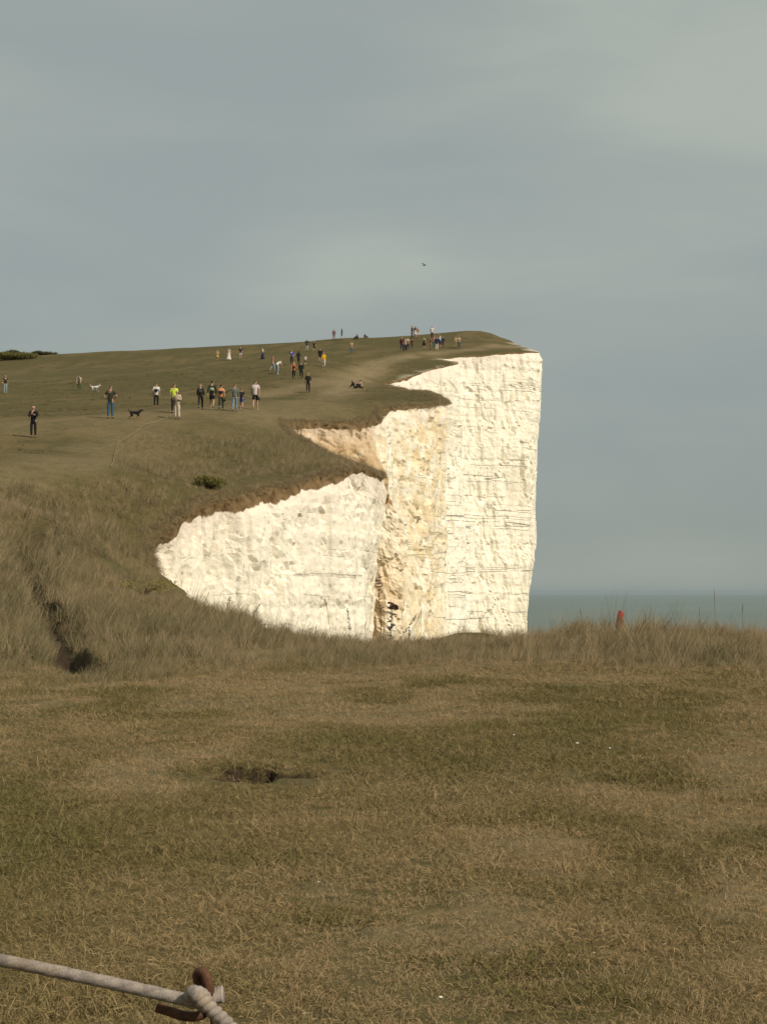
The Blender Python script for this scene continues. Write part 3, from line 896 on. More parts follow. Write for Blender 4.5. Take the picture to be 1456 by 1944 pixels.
def person(px, py, hpx, pose, face, top, bottom, hair, shoes, label, extra=(), group='walkers on the down', skin=SKIN, where=None, sit_h=None):
    p = ground(px, py) if where is None else np.array(where)
    full = {'sit': .93, 'lean': .93, 'bend': 1.42}.get(pose, 1.77)
    tall = hpx * p[1] / F
    s = float(np.clip(tall / full, .50, 1.16))
    if pose in ('sit', 'lean'): s = float(np.clip(s, .85, 1.15))
    r = empty('person', (p[0], p[1], p[2] - .01), R(face))
    r.scale = (s, s, s)
    tag(r, label, 'person', group)
    def put(kind, col):
        me = piece(pose, kind)
        o = bpy.data.objects.new(NAMES.get(kind, kind), me)
        COL.objects.link(o)
        o.parent = r
        o.material_slots[0].link = 'OBJECT'
        o.material_slots[0].material = cloth(col)
        return o
    put('body', skin)
    put(*top)
    if bottom: put(*bottom)
    if hair: put(*hair)
    if shoes:
        put('shoeL', shoes); put('shoeR', shoes)
    for e_ in extra: put(*e_)
    return r
BLK, NAVY, DKG, WHT, CRM, DENIM, PALE, BRN = (.016, .015, .016), (.018, .024, .06), (.045, .048, .042), (.62, .60, .56), (.46, .38, .28), (.045, .10, .16), (.24, .30, .33), (.05, .03, .02)
H1, H2, H3 = ('hair', (.018, .013, .010)), ('longhair', (.03, .018, .011)), ('bun', (.025, .016, .01))
BLOND = ('longhair', (.40, .29, .15))
TAN = (.42, .26, .14)
PEOPLE = [
 (64, 831, 62, 'hold', 178, ('coat', BLK), ('trousers', BLK), ('hair', (.035, .020, .014)), BLK, 'person in black with pink scarf, nearest the left edge of the photo', (('scarf', (.48, .26, .25)),)),
 (11, 746, 34, 'hold', 200, ('tee', (.03, .032, .03)), ('trousers', PALE), ('longhair', (.06, .035, .022)), WHT, 'person in dark top with tan bag and pale jeans at the far left', (('bag', (.40, .22, .10)),)),
 (151, 742, 27, 'bend', 185, ('tee', WHT), ('trousers', (.045, .085, .042)), ('hair', (.25, .13, .09)), DKG, 'person stooping in white top and green trousers beside the white dog'),
 (210, 795, 64, 'hips', 0, ('tee', (.035, .038, .024)), ('trousers', (.035, .085, .14)), H1, DKG, 'person in dark olive shirt and blue jeans seen from behind, left of black dog'),
 (297, 774, 48, 'stand', 5, ('tee', WHT), ('trousers', BLK), H1, (.35, .16, .13), 'person in white shirt and black trousers with navy backpack', (('backpack', NAVY),)),
 (331, 784, 57, 'stand', 0, ('tee', (.50, .62, .06)), ('trousers', BLK), H1, BLK, 'person in bright yellow green top behind the person in cream', (('bag', BLK),)),
 (337, 797, 57, 'hold', 160, ('long', CRM), ('flare', (.52, .43, .33)), H2, DKG, 'person in cream top and cream trousers with dark shoulder bag', (('bag', (.06, .045, .06)),)),
 (381, 777, 49, 'walk', 0, ('long', (.032, .035, .030)), ('trousers', (.026, .026, .024)), ('cap', (.02, .02, .018)), BLK, 'person walking away in dark grey clothes, leftmost of the row of six', (('backpack', (.05, .052, .05)),)),
 (403, 777, 55, 'walkm', 0, ('coat', (.028, .032, .026)), ('shorts', BLK), H3, (.3, .28, .2), 'person in dark jacket and shorts with pale green backpack', (('backpack', (.26, .33, .19)),)),
 (420, 778, 49, 'walk', 0, ('tee', (.60, .25, .10)), ('trousers', (.035, .042, .036)), H3, BLK, 'person in orange top with dark backpack and bag in hand', (('backpack', NAVY), ('handbag', BLK))),
 (446, 781, 53, 'armout', 0, ('long', (.12, .135, .12)), ('trousers', (.17, .24, .30)), H1, (.15, .2, .28), 'person in grey denim jacket holding one arm out sideways'),
 (459, 777, 40, 'walkm', 0, ('tee', (.022, .022, .028)), ('shorts', (.025, .075, .26)), H1, (.4, .38, .3), 'child in dark shirt and bright blue shorts beside the denim jacket'),
 (485, 779, 58, 'walk', 0, ('tee', (.55, .47, .46)), ('shorts', BLK), H1, (.55, .52, .3), 'person in pale pink shirt and black shorts, rightmost of the row of six', (('handbag', (.05, .05, .045)),)),
 (585, 746, 39, 'walk', 182, ('long', (.018, .016, .018)), ('trousers', BLK), ('hair', (.30, .17, .12)), BLK, 'person in black walking down the pale track alone', (('bag', (.20, .13, .09)),)),
 (558, 720, 34, 'walkm', 0, ('tee', (.42, .11, .025)), ('trousers', BLK), BLOND, BLK, 'blond person in orange shirt and black trousers with dark backpack', (('backpack', (.03, .018, .02)),)),
 (572, 720, 34, 'walk', 0, ('coat', (.018, .020, .022)), ('trousers', BLK), H1, BLK, 'person in long black coat beside the orange shirt'),
 (518, 704, 28, 'walk', -60, ('tee', (.36, .12, .09)), ('trousers', PALE), H1, WHT, 'person in rust red top and pale trousers, left of pair on the slope'),
 (526, 711, 28, 'bend', -40, ('tee', WHT), ('trousers', PALE), ('hair', (.3, .2, .14)), WHT, 'person in white top and pale jeans stooping beside the rust red top'),
 (554, 692, 28, 'hips', 175, ('tee', (.05, .065, .33)), ('trousers', BLK), H1, BLK, 'person in blue and white top with black trousers', (('scarf', WHT),)),
 (567, 692, 26, 'walk', 10, ('coat', (.02, .023, .035)), ('trousers', BLK), H2, BLK, 'person in long dark coat next to the blue and white top'),
 (580, 694, 20, 'stand', 0, ('tee', (.50, .45, .43)), ('shorts', DKG), H1, DKG, 'small child in pale grey top behind the long dark coat'),
 (583, 667, 24, 'hips', 180, ('coat', (.03, .03, .035)), ('trousers', (.30, .31, .30)), H1, DKG, 'person in dark jacket and pale grey trousers near the skyline'),
 (597, 669, 22, 'walk', 170, ('tee', (.04, .03, .03)), ('shorts', BLK), H2, DKG, 'person in dark top and shorts near the skyline, right of the dark jacket'),
 (608, 688, 28, 'walk', 0, ('coat', BLK), ('shorts', (.05, .018, .018)), H1, (.3, .25, .22), 'person in black coat beside the yellow jacket'),
 (615, 697, 28, 'walkm', 185, ('coat', (.58, .36, .012)), ('trousers', (.58, .55, .50)), H1, WHT, 'person in bright yellow jacket and white trousers'),
 (634, 646, 22, 'stand', 20, ('coat', (.14, .085, .085)), ('trousers', (.20, .12, .10)), ('hair', (.10, .07, .06)), DKG, 'person in dull pink coat standing on the skyline'),
 (649, 645, 22, 'stand', 90, ('coat', (.022, .025, .04)), ('shorts', NAVY), H2, DKG, 'person in dark blue seen side-on against the sky'),
 (667, 672, 25, 'hold', 175, ('tee', (.46, .32, .19)), ('trousers', (.05, .13, .16)), ('longhair', (.03, .014, .010)), DKG, 'person in tan top and teal jeans with long dark hair'),
 (679, 644, 10, 'sit', 60, ('tee', (.03, .03, .035)), ('trousers', BLK), H1, BLK, 'dark clothed person sitting on the skyline, left of two'),
 (692, 643, 10, 'sit', -60, ('tee', (.05, .045, .045)), ('trousers', DKG), H1, BLK, 'dark clothed person sitting on the skyline, right of two'),
 (673, 738, 16, 'lean', -80, ('long', (.018, .016, .018)), ('trousers', BLK), ('longhair', (.02, .014, .012)), BLK, 'person in black sitting on the turf near the cliff edge, left of pair'),
 (686, 737, 16, 'sit', 95, ('tee', (.44, .32, .24)), ('trousers', BLK), ('longhair', (.02, .014, .012)), BLK, 'person in pale top sitting on the turf near the cliff edge, right of pair'),
 (413, 684, 20, 'hips', 180, ('tee', TAN), ('skirt', (.46, .28, .06)), ('hair', (.30, .17, .10)), DKG, 'person in short yellow skirt and tan top near the skyline'),
 (435, 684, 24, 'stand', 175, ('tee', (.45, .36, .30)), ('gown', (.58, .53, .46)), ('longhair', (.10, .045, .02)), None, 'person in long white dress near the skyline'),
 (457, 682, 24, 'hips', 180, ('tee', (.025, .022, .03)), ('shorts', (.50, .50, .55)), H1, DKG, 'person in dark top and white shorts near the skyline'),
 (499, 682, 24, 'stand', 90, ('tee', WHT), ('gown', NAVY), H2, None, 'person in white top and long navy skirt'),
 (763, 667, 28, 'walk', 170, ('coat', (.10, .026, .030)), ('trousers', NAVY), ('hair', (.09, .03, .03)), BLK, 'person in maroon jacket, leftmost of the cluster on the brow'),
 (769, 667, 25, 'stand', 150, ('tee', (.44, .36, .28)), ('trousers', NAVY), ('hair', (.16, .10, .06)), BLK, 'person in cream top and navy trousers next to the maroon jacket'),
 (774, 666, 27, 'walkm', 10, ('long', (.34, .28, .25)), ('trousers', (.02, .02, .045)), H1, BLK, 'person in beige jumper and dark navy trousers on the brow', (('backpack', (.30, .30, .06)),)),
 (782, 662, 20, 'stand', 0, ('coat', (.10, .032, .03)), ('trousers', DKG), H1, BLK, 'person in dark red coat below the tall black figure'),
 (782, 643, 26, 'stand', 95, ('coat', BLK), ('trousers', BLK), H1, BLK, 'tall thin person in black standing against the sky'),
 (788, 642, 24, 'stand', 150, ('tee', (.20, .09, .07)), ('skirt', (.55, .52, .48)), ('longhair', (.05, .025, .018)), DKG, 'person in brown top and white skirt against the sky'),
 (793, 641, 20, 'stand', 200, ('tee', (.26, .13, .09)), ('shorts', (.55, .52, .48)), H1, DKG, 'shorter person in brown top and white shorts against the sky'),
 (805, 662, 23, 'stand', 0, ('tee', (.30, .30, .16)), ('skirt', BLK), H1, BLK, 'person in black skirt and pale green top standing apart on the brow', (('backpack', BLK),)),
 (820, 645, 27, 'stand', 170, ('tee', (.62, .60, .57)), ('trousers', (.07, .03, .026)), H1, BLK, 'person in white top and dark brown trousers against the sky'),
 (817, 664, 24, 'stand', 90, ('long', (.12, .045, .03)), ('trousers', (.16, .07, .03)), H1, BLK, 'person in rust brown jumper and trousers beside the crowd on the brow'),
 (824, 662, 25, 'hips', 190, ('tee', (.26, .13, .12)), ('trousers', (.05, .09, .10)), H1, DKG, 'person in dull pink top and dark teal trousers in the crowd'),
 (829, 665, 27, 'stand', 0, ('coat', NAVY), ('flare', (.50, .44, .38)), ('hair', (.3, .2, .14)), WHT, 'person in navy jacket and cream trousers in the crowd'),
 (835, 661, 27, 'hold', 100, ('long', (.56, .57, .62)), ('skirt', (.02, .028, .05)), H1, DKG, 'person in white jumper and navy skirt in the crowd'),
 (841, 660, 22, 'stand', 0, ('coat', (.026, .035, .05)), ('trousers', (.10, .05, .04)), H1, DKG, 'person in dark blue jacket at the right of the crowd'),
 (865, 660, 22, 'stand', 20, ('tee', (.42, .27, .08)), ('trousers', (.20, .20, .10)), ('hair', (.30, .28, .24)), DKG, 'person in mustard top standing near the headland, left of pair'),
 (871, 662, 25, 'hold', 190, ('tee', (.45, .33, .25)), ('trousers', (.04, .07, .09)), H1, DKG, 'person in peach top and dark teal jeans near the headland, right of pair'),
]
for q in PEOPLE:
    person(*q[:10], extra=q[10] if len(q) > 10 else ())
# hooded figure beyond the grassy rise on the right
hx, hy = float(at(1176, 1160, 60)[0]), 60.0
hg = hz(hx, hy)
person(1176, 1160, 0, 'stand', -70, ('coat', (.17, .025, .028)), ('trousers', (.05, .05, .07)), ('hood', (.30, .032, .030)), BLK,
       'person in red hooded jacket half hidden behind the grassy rise by the sea', where=(hx, hy, hg), group='walker by the edge').scale = (1, 1, 1)
bpy.context.view_layer.update()
for o in bpy.data.objects:
    if o.get('label', '').startswith('person in red hooded'):
        want = at(1176, 1155, 60)[2] - hg
        k = want / 1.90
        o.scale = (k, k, k)
        print('HOODED scale', k)

# ------------------------------------------------------------------ dogs
def dog(px, py, face, length, col, col2, label, pose=0):
    p = ground(px, py)
    r = empty('dog', (p[0], p[1], p[2] - .005), R(face))
    s_ = length / .80
    r.scale = (s_, s_, s_)
    tag(r, label, 'dog', 'dogs on the down')
    s = Sk()        # faces +Y
    ab = s.a((0, .0, .40), (.085, .095)); ch = s.a((0, .20, .39), (.095, .13), ab); nk = s.a((0, .33, .48), (.062, .075), ch); hd = s.a((0, .42, .56), (.064, .066), nk)
    st = s.a((0, .49, .545), (.038, .036), hd); s.a((0, .56, .53), (.026, .024), st)
    rp = s.a((0, -.20, .42), (.088, .10), ab)
    t1 = s.a((0, -.31, .47), .026, rp); t2 = s.a((0, -.37, .57), .02, t1); s.a((0, -.37, .66), .012, t2)
    for q, sw in ((-1, .06), (1, -.05)):
        a_ = s.a((q * .065, .22, .30), .05, ch); b = s.a((q * .07, .21 + sw, .17), .03, a_); c_ = s.a((q * .07, .22 + sw * 1.8, .05), .022, b); s.a((q * .07, .26 + sw * 1.8, .022), .024, c_)
        a_ = s.a((q * .07, -.19, .32), .065, rp); b = s.a((q * .075, -.13 - sw, .22), .042, a_); c_ = s.a((q * .075, -.25 - sw * 1.4, .13), .024, b); d_ = s.a((q * .075, -.24 - sw * 1.6, .045), .02, c_); s.a((q * .075, -.20 - sw * 1.6, .02), .024, d_)
    m = s.mesh(1)
    dm = Mat('dog_coat')
    sepz = dm.n('ShaderNodeSeparateXYZ'); dm.l(dm.geo, sepz.inputs[0])
    msk = dm.math('MULTIPLY', dm.ramp(sepz.outputs['Z'], .24, .10), 1.0) if pose == 0 else dm.ramp(dm.noise(5.0, 2), .52, .56)
    dm.bsdf(dm.mix(msk, col, col2), .85, dm.bump(dm.noise(40, 3), .4, .02), spec=.2)
    m.materials[0] = dm.m
    b_ = bpy.data.objects.new('body', m); COL.objects.link(b_); b_.parent = r
    for q in (-1, 1):
        e_ = Sk(); k0 = e_.a((q * .05, .40, .62), (.026, .018)); e_.a((q * .075, .40, .55 if pose == 0 else .66), (.022, .01), k0)
        me = e_.mesh(1); me.materials[0] = dm.m
        o = bpy.data.objects.new('ear', me); COL.objects.link(o); o.parent = r
dog(256, 796, -86, .74, (.012, .011, .012), (.30, .12, .04), 'small black dog with tan feet walking right across the turf')
dog(180, 744, -88, .88, (.60, .56, .50), (.16, .15, .14), 'white dog with grey patches beside the stooping person', 1)
bpy.context.view_layer.update()

# ------------------------------------------------------------------ bird
def bird():
    s = Sk()
    b = s.a((0, 0, 0), .055); c_ = s.a((0, .12, .02), .05, b); h = s.a((0, .20, .04), .036, c_); s.a((0, .27, .03), .010, h)
    t = s.a((0, -.14, 0), .03, b); s.a((0, -.27, .0), (.06, .008), t)
    for q in (-1, 1):
        w1 = s.a((q * .16, .06, .10), (.03, .075), b); w2 = s.a((q * .34, .0, .15), (.018, .06), w1); s.a((q * .50, -.11, .10), (.008, .02), w2)
    m = s.mesh(1)
    m.materials[0] = cloth((.02, .021, .024))
    o = bpy.data.objects.new('bird', m); COL.objects.link(o)
    o.location = at(805, 504, 190); o.rotation_euler = (R(8), R(22), R(-62))
    tag(o, 'small dark bird flying in the grey sky', 'bird')
bird()
# ------------------------------------------------------------------ rope barrier in the foreground
def frame_tube(pts, rad, seg=14, closed_ends=True):
    """tube along points; rad(i, a) gives the radius"""
    pts = [Vector(p) for p in pts]
    V, Fc = [], []
    t0 = (pts[1] - pts[0]).normalized()
    nrm = t0.cross(Vector((0, 0, 1)))
    if nrm.length < .1: nrm = t0.cross(Vector((1, 0, 0)))
    nrm.normalize()
    for i, p in enumerate(pts):
        t = (pts[min(i + 1, len(pts) - 1)] - pts[max(i - 1, 0)]).normalized()
        nrm = (nrm - t * nrm.dot(t)).normalized()
        bi = t.cross(nrm)
        for j in range(seg):
            a = 2 * math.pi * j / seg
            r_ = rad(i, a) if callable(rad) else rad
            V.append(p + nrm * (r_ * math.cos(a)) + bi * (r_ * math.sin(a)))
    for i in range(len(pts) - 1):
        for j in range(seg):
            Fc.append((i * seg + j, i * seg + (j + 1) % seg, (i + 1) * seg + (j + 1) % seg, (i + 1) * seg + j))
    if closed_ends:
        Fc.append(tuple(range(seg))[::-1]); Fc.append(tuple((len(pts) - 1) * seg + j for j in range(seg)))
    return V, Fc
def spline(P, n):
    """Catmull-Rom through 3-D points, n samples in all, evenly spaced"""
    P = [np.array(p, float) for p in P]
    o = []
    for k in range(len(P) - 1):
        p0, p1, p2, p3 = P[max(k - 1, 0)], P[k], P[k + 1], P[min(k + 2, len(P) - 1)]
        for t in np.linspace(0, 1, 40, endpoint=False):
            o.append(.5 * ((2 * p1) + (p2 - p0) * t + (2 * p0 - 5 * p1 + 4 * p2 - p3) * t * t + (3 * p1 - p0 - 3 * p2 + p3) * t ** 3))
    o.append(P[-1])
    o = np.array(o)
    s = np.r_[0, np.cumsum(np.linalg.norm(np.diff(o, axis=0), axis=1))]
    q = np.linspace(0, s[-1], n)
    return np.c_[np.interp(q, s, o[:, 0]), np.interp(q, s, o[:, 1]), np.interp(q, s, o[:, 2])], s[-1]
rm = Mat('rope_fibre')
rc = rm.mix(rm.ramp(rm.noise(60, 5, .7), .3, .7), (.185, .155, .135), (.33, .28, .235))
rc = rm.mix(rm.ramp(rm.noise(9, 4, .6), .55, .75, 0, .5), rc, (.36, .26, .14))
rc = rm.mix(rm.math('MULTIPLY', rm.attr('groove'), .55), rc, (.085, .068, .055))
rm.bsdf(rc, .95, rm.bump(rm.noise(420, 3), .5, .002), spec=.1)
rust = Mat('rusty_iron')
ru = rust.mix(rust.ramp(rust.noise(45, 5, .7), .3, .7), (.060, .026, .014), (.135, .062, .035))
ru = rust.mix(rust.ramp(rust.noise(14, 3), .55, .7, 0, .7), ru, (.035, .024, .02))
rust.bsdf(ru, .75, rust.bump(rust.noise(140, 4), .6, .002), spec=.3, metal=.25)
D0 = 2.30
U = D0 / F * 1.0                                   # metres per photo pixel at the rope
rope = empty('rope', at(380, 1895, D0))
tag(rope, 'pale weathered rope tied to a rusty iron pin in the foreground', 'rope')
def child(name, V, Fc, mat):
    b = np.array(rope.location)
    return mesh_obj(name, [tuple(np.array(v) - b) for v in V], Fc, mat, rope, True, {'groove': GR.get(name, np.zeros(len(V)))})
line_, L = spline([at(-900, 1715, 2.75), at(-450, 1757, 2.52), at(-150, 1798, 2.39), at(0, 1823, 2.345), at(130, 1849, 2.32), at(260, 1877, 2.305), at(330, 1893, 2.30), at(375, 1903, 2.296), at(392, 1912, 2.300)], 1500)
ra = .0091
GR = {'rope_line': np.array([max(0, 1 - 3.2 * abs(math.sin((2 * math.pi * j / 22) * 1.5 + i * L / 1499 / .0115))) * .8 for i in range(1500) for j in range(22)]),
      'knot': np.array([max(0, 1 - 2.2 * abs(math.sin(math.pi * i * .075 / 69 / .010 + math.pi * j / 18))) for i in range(70) for j in range(18)])}
child('rope_line', *frame_tube(line_, lambda i, a: ra * (.97 + .06 * abs(math.sin(a * 1.5 + i * L / 1499 / .0115)) + .008 * math.sin(i * 1.7)), 22), rm.m)
tail, L2 = spline([at(371, 1886, 2.278), at(378, 1894, 2.275), at(390, 1905, 2.274), at(410, 1924, 2.272), at(440, 1954, 2.268), at(520, 2045, 2.25), at(640, 2240, 2.22), at(760, 2560, 2.18), (0.09, 2.13, hz(0.09, 2.13) + .03)], 1800)
GR['rope_tail'] = np.array([max(0, 1 - 2.4 * abs(math.sin(math.pi * i * L2 / 1799 / .0105 + math.pi * j / 20))) for i in range(1800) for j in range(20)])
child('rope_tail', *frame_tube(tail, lambda i, a: (.0104 - .0009 * min(1, i / 150)) * (.9 + .2 * abs(math.sin(math.pi * i * L2 / 1799 / .0105 + a * .5))) * (.75 if i == 0 else 1), 20), rm.m)
wrap, L3 = spline([at(366, 1905, 2.300), at(360, 1893, 2.285), at(368, 1882, 2.276), at(382, 1886, 2.286), at(392, 1894, 2.302), at(404, 1896, 2.312), at(414, 1892, 2.314)], 70)
child('knot', *frame_tube(wrap, lambda i, a: .0084 * (.92 + .2 * abs(math.sin(math.pi * i * L3 / 69 / .010 + a * .5))), 18), rm.m)
cut, L4 = spline([at(400, 1895, 2.308), at(412, 1891, 2.310), at(425, 1889, 2.310)], 14)
child('cut_end', *frame_tube(cut, lambda i, a: .0125 * (.86 + .14 * (i / 13)) * (1 + .13 * math.sin(a * 3 + .4)) * (1 + .05 * math.sin(i * 2.3)), 20), rm.m)
# pin: one bent rod; lower arm under the rope, back up into a narrow eye, then the shaft into the ground
pin_pts = [at(299, 1912, 2.330), at(310, 1916, 2.328), at(330, 1923, 2.322), at(352, 1929, 2.316), at(372, 1930, 2.314), at(386, 1924, 2.318), at(391, 1910, 2.322), at(386, 1890, 2.324), at(379, 1868, 2.322), at(375, 1855, 2.318), at(378, 1846, 2.312),
           at(386, 1845, 2.306), at(392, 1855, 2.304), at(396, 1872, 2.304), at(400, 1893, 2.306), at(404, 1912, 2.308), at(409, 1940, 2.308), at(411, 2000, 2.308), at(412, 2300, 2.308)]
gx = at(412, 2300, 2.308)
pin_pts.append(np.array((gx[0], gx[1], hz(gx[0], gx[1]) - .15)))
pp, _ = spline(pin_pts, 260)
pbase = np.array((gx[0], gx[1], hz(gx[0], gx[1])))
V, Fc = frame_tube(pp, lambda i, a: .0072 * (1 + .03 * math.sin(i * .9 + a)), 14)
pin = mesh_obj('fence_pin', [tuple(np.array(v) - pbase) for v in V], Fc, rust.m)
pin.location = pbase
tag(pin, 'rusty iron pin with a bent eye holding the rope', 'fence pin')

# ------------------------------------------------------------------ thin rope line lying across the far turf
tr = Mat('bleached_rope')
tr.bsdf(tr.mix(tr.noise(3.0), (.24, .19, .11), (.32, .25, .15)), .95, spec=.1)
gp = [ground(*q) for q in ((212, 888), (217, 872), (222, 852), (228, 842), (243, 832), (262, 820), (275, 809), (300, 803), (318, 795), (333, 787))]
gl, _ = spline(gp, 150)
gl[:, 2] = height(gl[:, 0], gl[:, 1]) + .07
V, Fc = frame_tube(gl, .013, 6)
o = mesh_obj('guide_rope', V, Fc, tr.m)
tag(o, 'thin pale rope running over the far turf towards the person in cream', 'rope')

# ------------------------------------------------------------------ shrubs
def leaf_mat(name, a, b):
    m = Mat(name)
    c_ = m.mix(m.attr('tone'), a, b)
    d = m.n('ShaderNodeBsdfDiffuse'); t = m.n('ShaderNodeBsdfTranslucent'); x = m.n('ShaderNodeMixShader'); x.inputs[0].default_value = .28
    m.l(c_, d.inputs[0]); m.l(c_, t.inputs[0]); m.l(d.outputs[0], x.inputs[1]); m.l(t.outputs[0], x.inputs[2]); m.l(x.outputs[0], m.out.inputs[0])
    return m.m
LF_G = leaf_mat('gorse_leaf', (.10, .098, .034), (.23, .195, .068))
LF_D = leaf_mat('thorn_leaf', (.062, .062, .034), (.12, .11, .058))
LF_Y = leaf_mat('ragwort_leaf', (.11, .105, .030), (.26, .22, .045))
bark = Mat('bark'); bark.bsdf(bark.mix(bark.noise(20), (.05, .035, .022), (.10, .075, .05)), .9, spec=.1)
def shrub(base, rx, ry, h, n, leaf, mat, label, name='shrub', seed=1):
    g_ = np.random.default_rng(seed)
    r = empty(name, base)
    tag(r, label, 'shrub')
    V, Fc, T = [], [], []
    lobes = [(g_.uniform(-.55, .55) * rx, g_.uniform(-.55, .55) * ry, g_.uniform(.35, .75) * h, g_.uniform(.35, .6)) for _ in range(9)]
    for k in range(n):
        lx, ly, lz, s = lobes[g_.integers(9)]
        v = g_.normal(size=3); v /= np.linalg.norm(v); v *= g_.uniform(.55, 1.05)
        p = np.array((lx + v[0] * rx * s, ly + v[1] * ry * s, max(.02, lz + v[2] * h * .42 * (s + .4))))
        d = g_.normal(size=3) + np.array((0, 0, .8)); d /= np.linalg.norm(d)
        w_ = np.cross(d, g_.normal(size=3)); w_ /= np.linalg.norm(w_)
        L_ = leaf * g_.uniform(.6, 1.4)
        b = len(V)
        V += [p - w_ * L_ * .22, p + w_ * L_ * .22, p + d * L_]
        Fc.append((b, b + 1, b + 2))
        t = g_.uniform(0, 1); T += [t, t, t]
    tag(mesh_obj('foliage', np.array(V), Fc, mat, r, False, {'tone': T}), kind='stuff')
    V, Fc = [], []
    for lx, ly, lz, s in lobes:
        v, f = frame_tube([(0, 0, -.1), (lx * .4, ly * .4, lz * .45), (lx, ly, lz * 1.0)], lambda i, a: (.05, .035, .012)[i] * max(h, .5), 5)
        Fc += [tuple(q + len(V) for q in ff) for ff in f]; V += v
    mesh_obj('stem', V, Fc, bark.m, r)
def on(px, py):
    return ground(px, py)
b_ = on(400, 928); shrub(b_, .74, .7, .48, 1900, .10, LF_G, 'bright green gorse bush growing just above the near cliff rim', 'gorse_bush', 3)
b_ = on(92, 688); b_ = at(20, 684, b_[1]);
def far_shrub(px, d, rx, h, seed, label, mat=LF_D):
    x = (px - CX) / F * d
    shrub((x, d, hz(x, d) - .1), rx, rx * .8, h, 2600, .34, mat, label, 'thorn_bush', seed)
far_shrub(18, 262, 2.0, 1.2, 5, 'tallest dark thorn bush on the skyline at the far left')
far_shrub(50, 264, 2.2, .75, 6, 'dark thorn bush in the middle of the skyline thicket at left')
far_shrub(80, 262, 2.0, .6, 7, 'low dark thorn bush at the right end of the skyline thicket')
far_shrub(30, 252, 4.2, 1.0, 8, 'broad pale green bramble patch below the skyline thorn bushes', LF_G)
far_shrub(-30, 258, 3.6, .95, 9, 'dark bush cut by the left edge of the photo on the skyline')
b_ = on(272, 1130); shrub(b_, .9, .6, .40, 420, .055, LF_Y, 'yellow flowering ragwort patch in the long grass beside the inlet', 'ragwort_patch', 11)

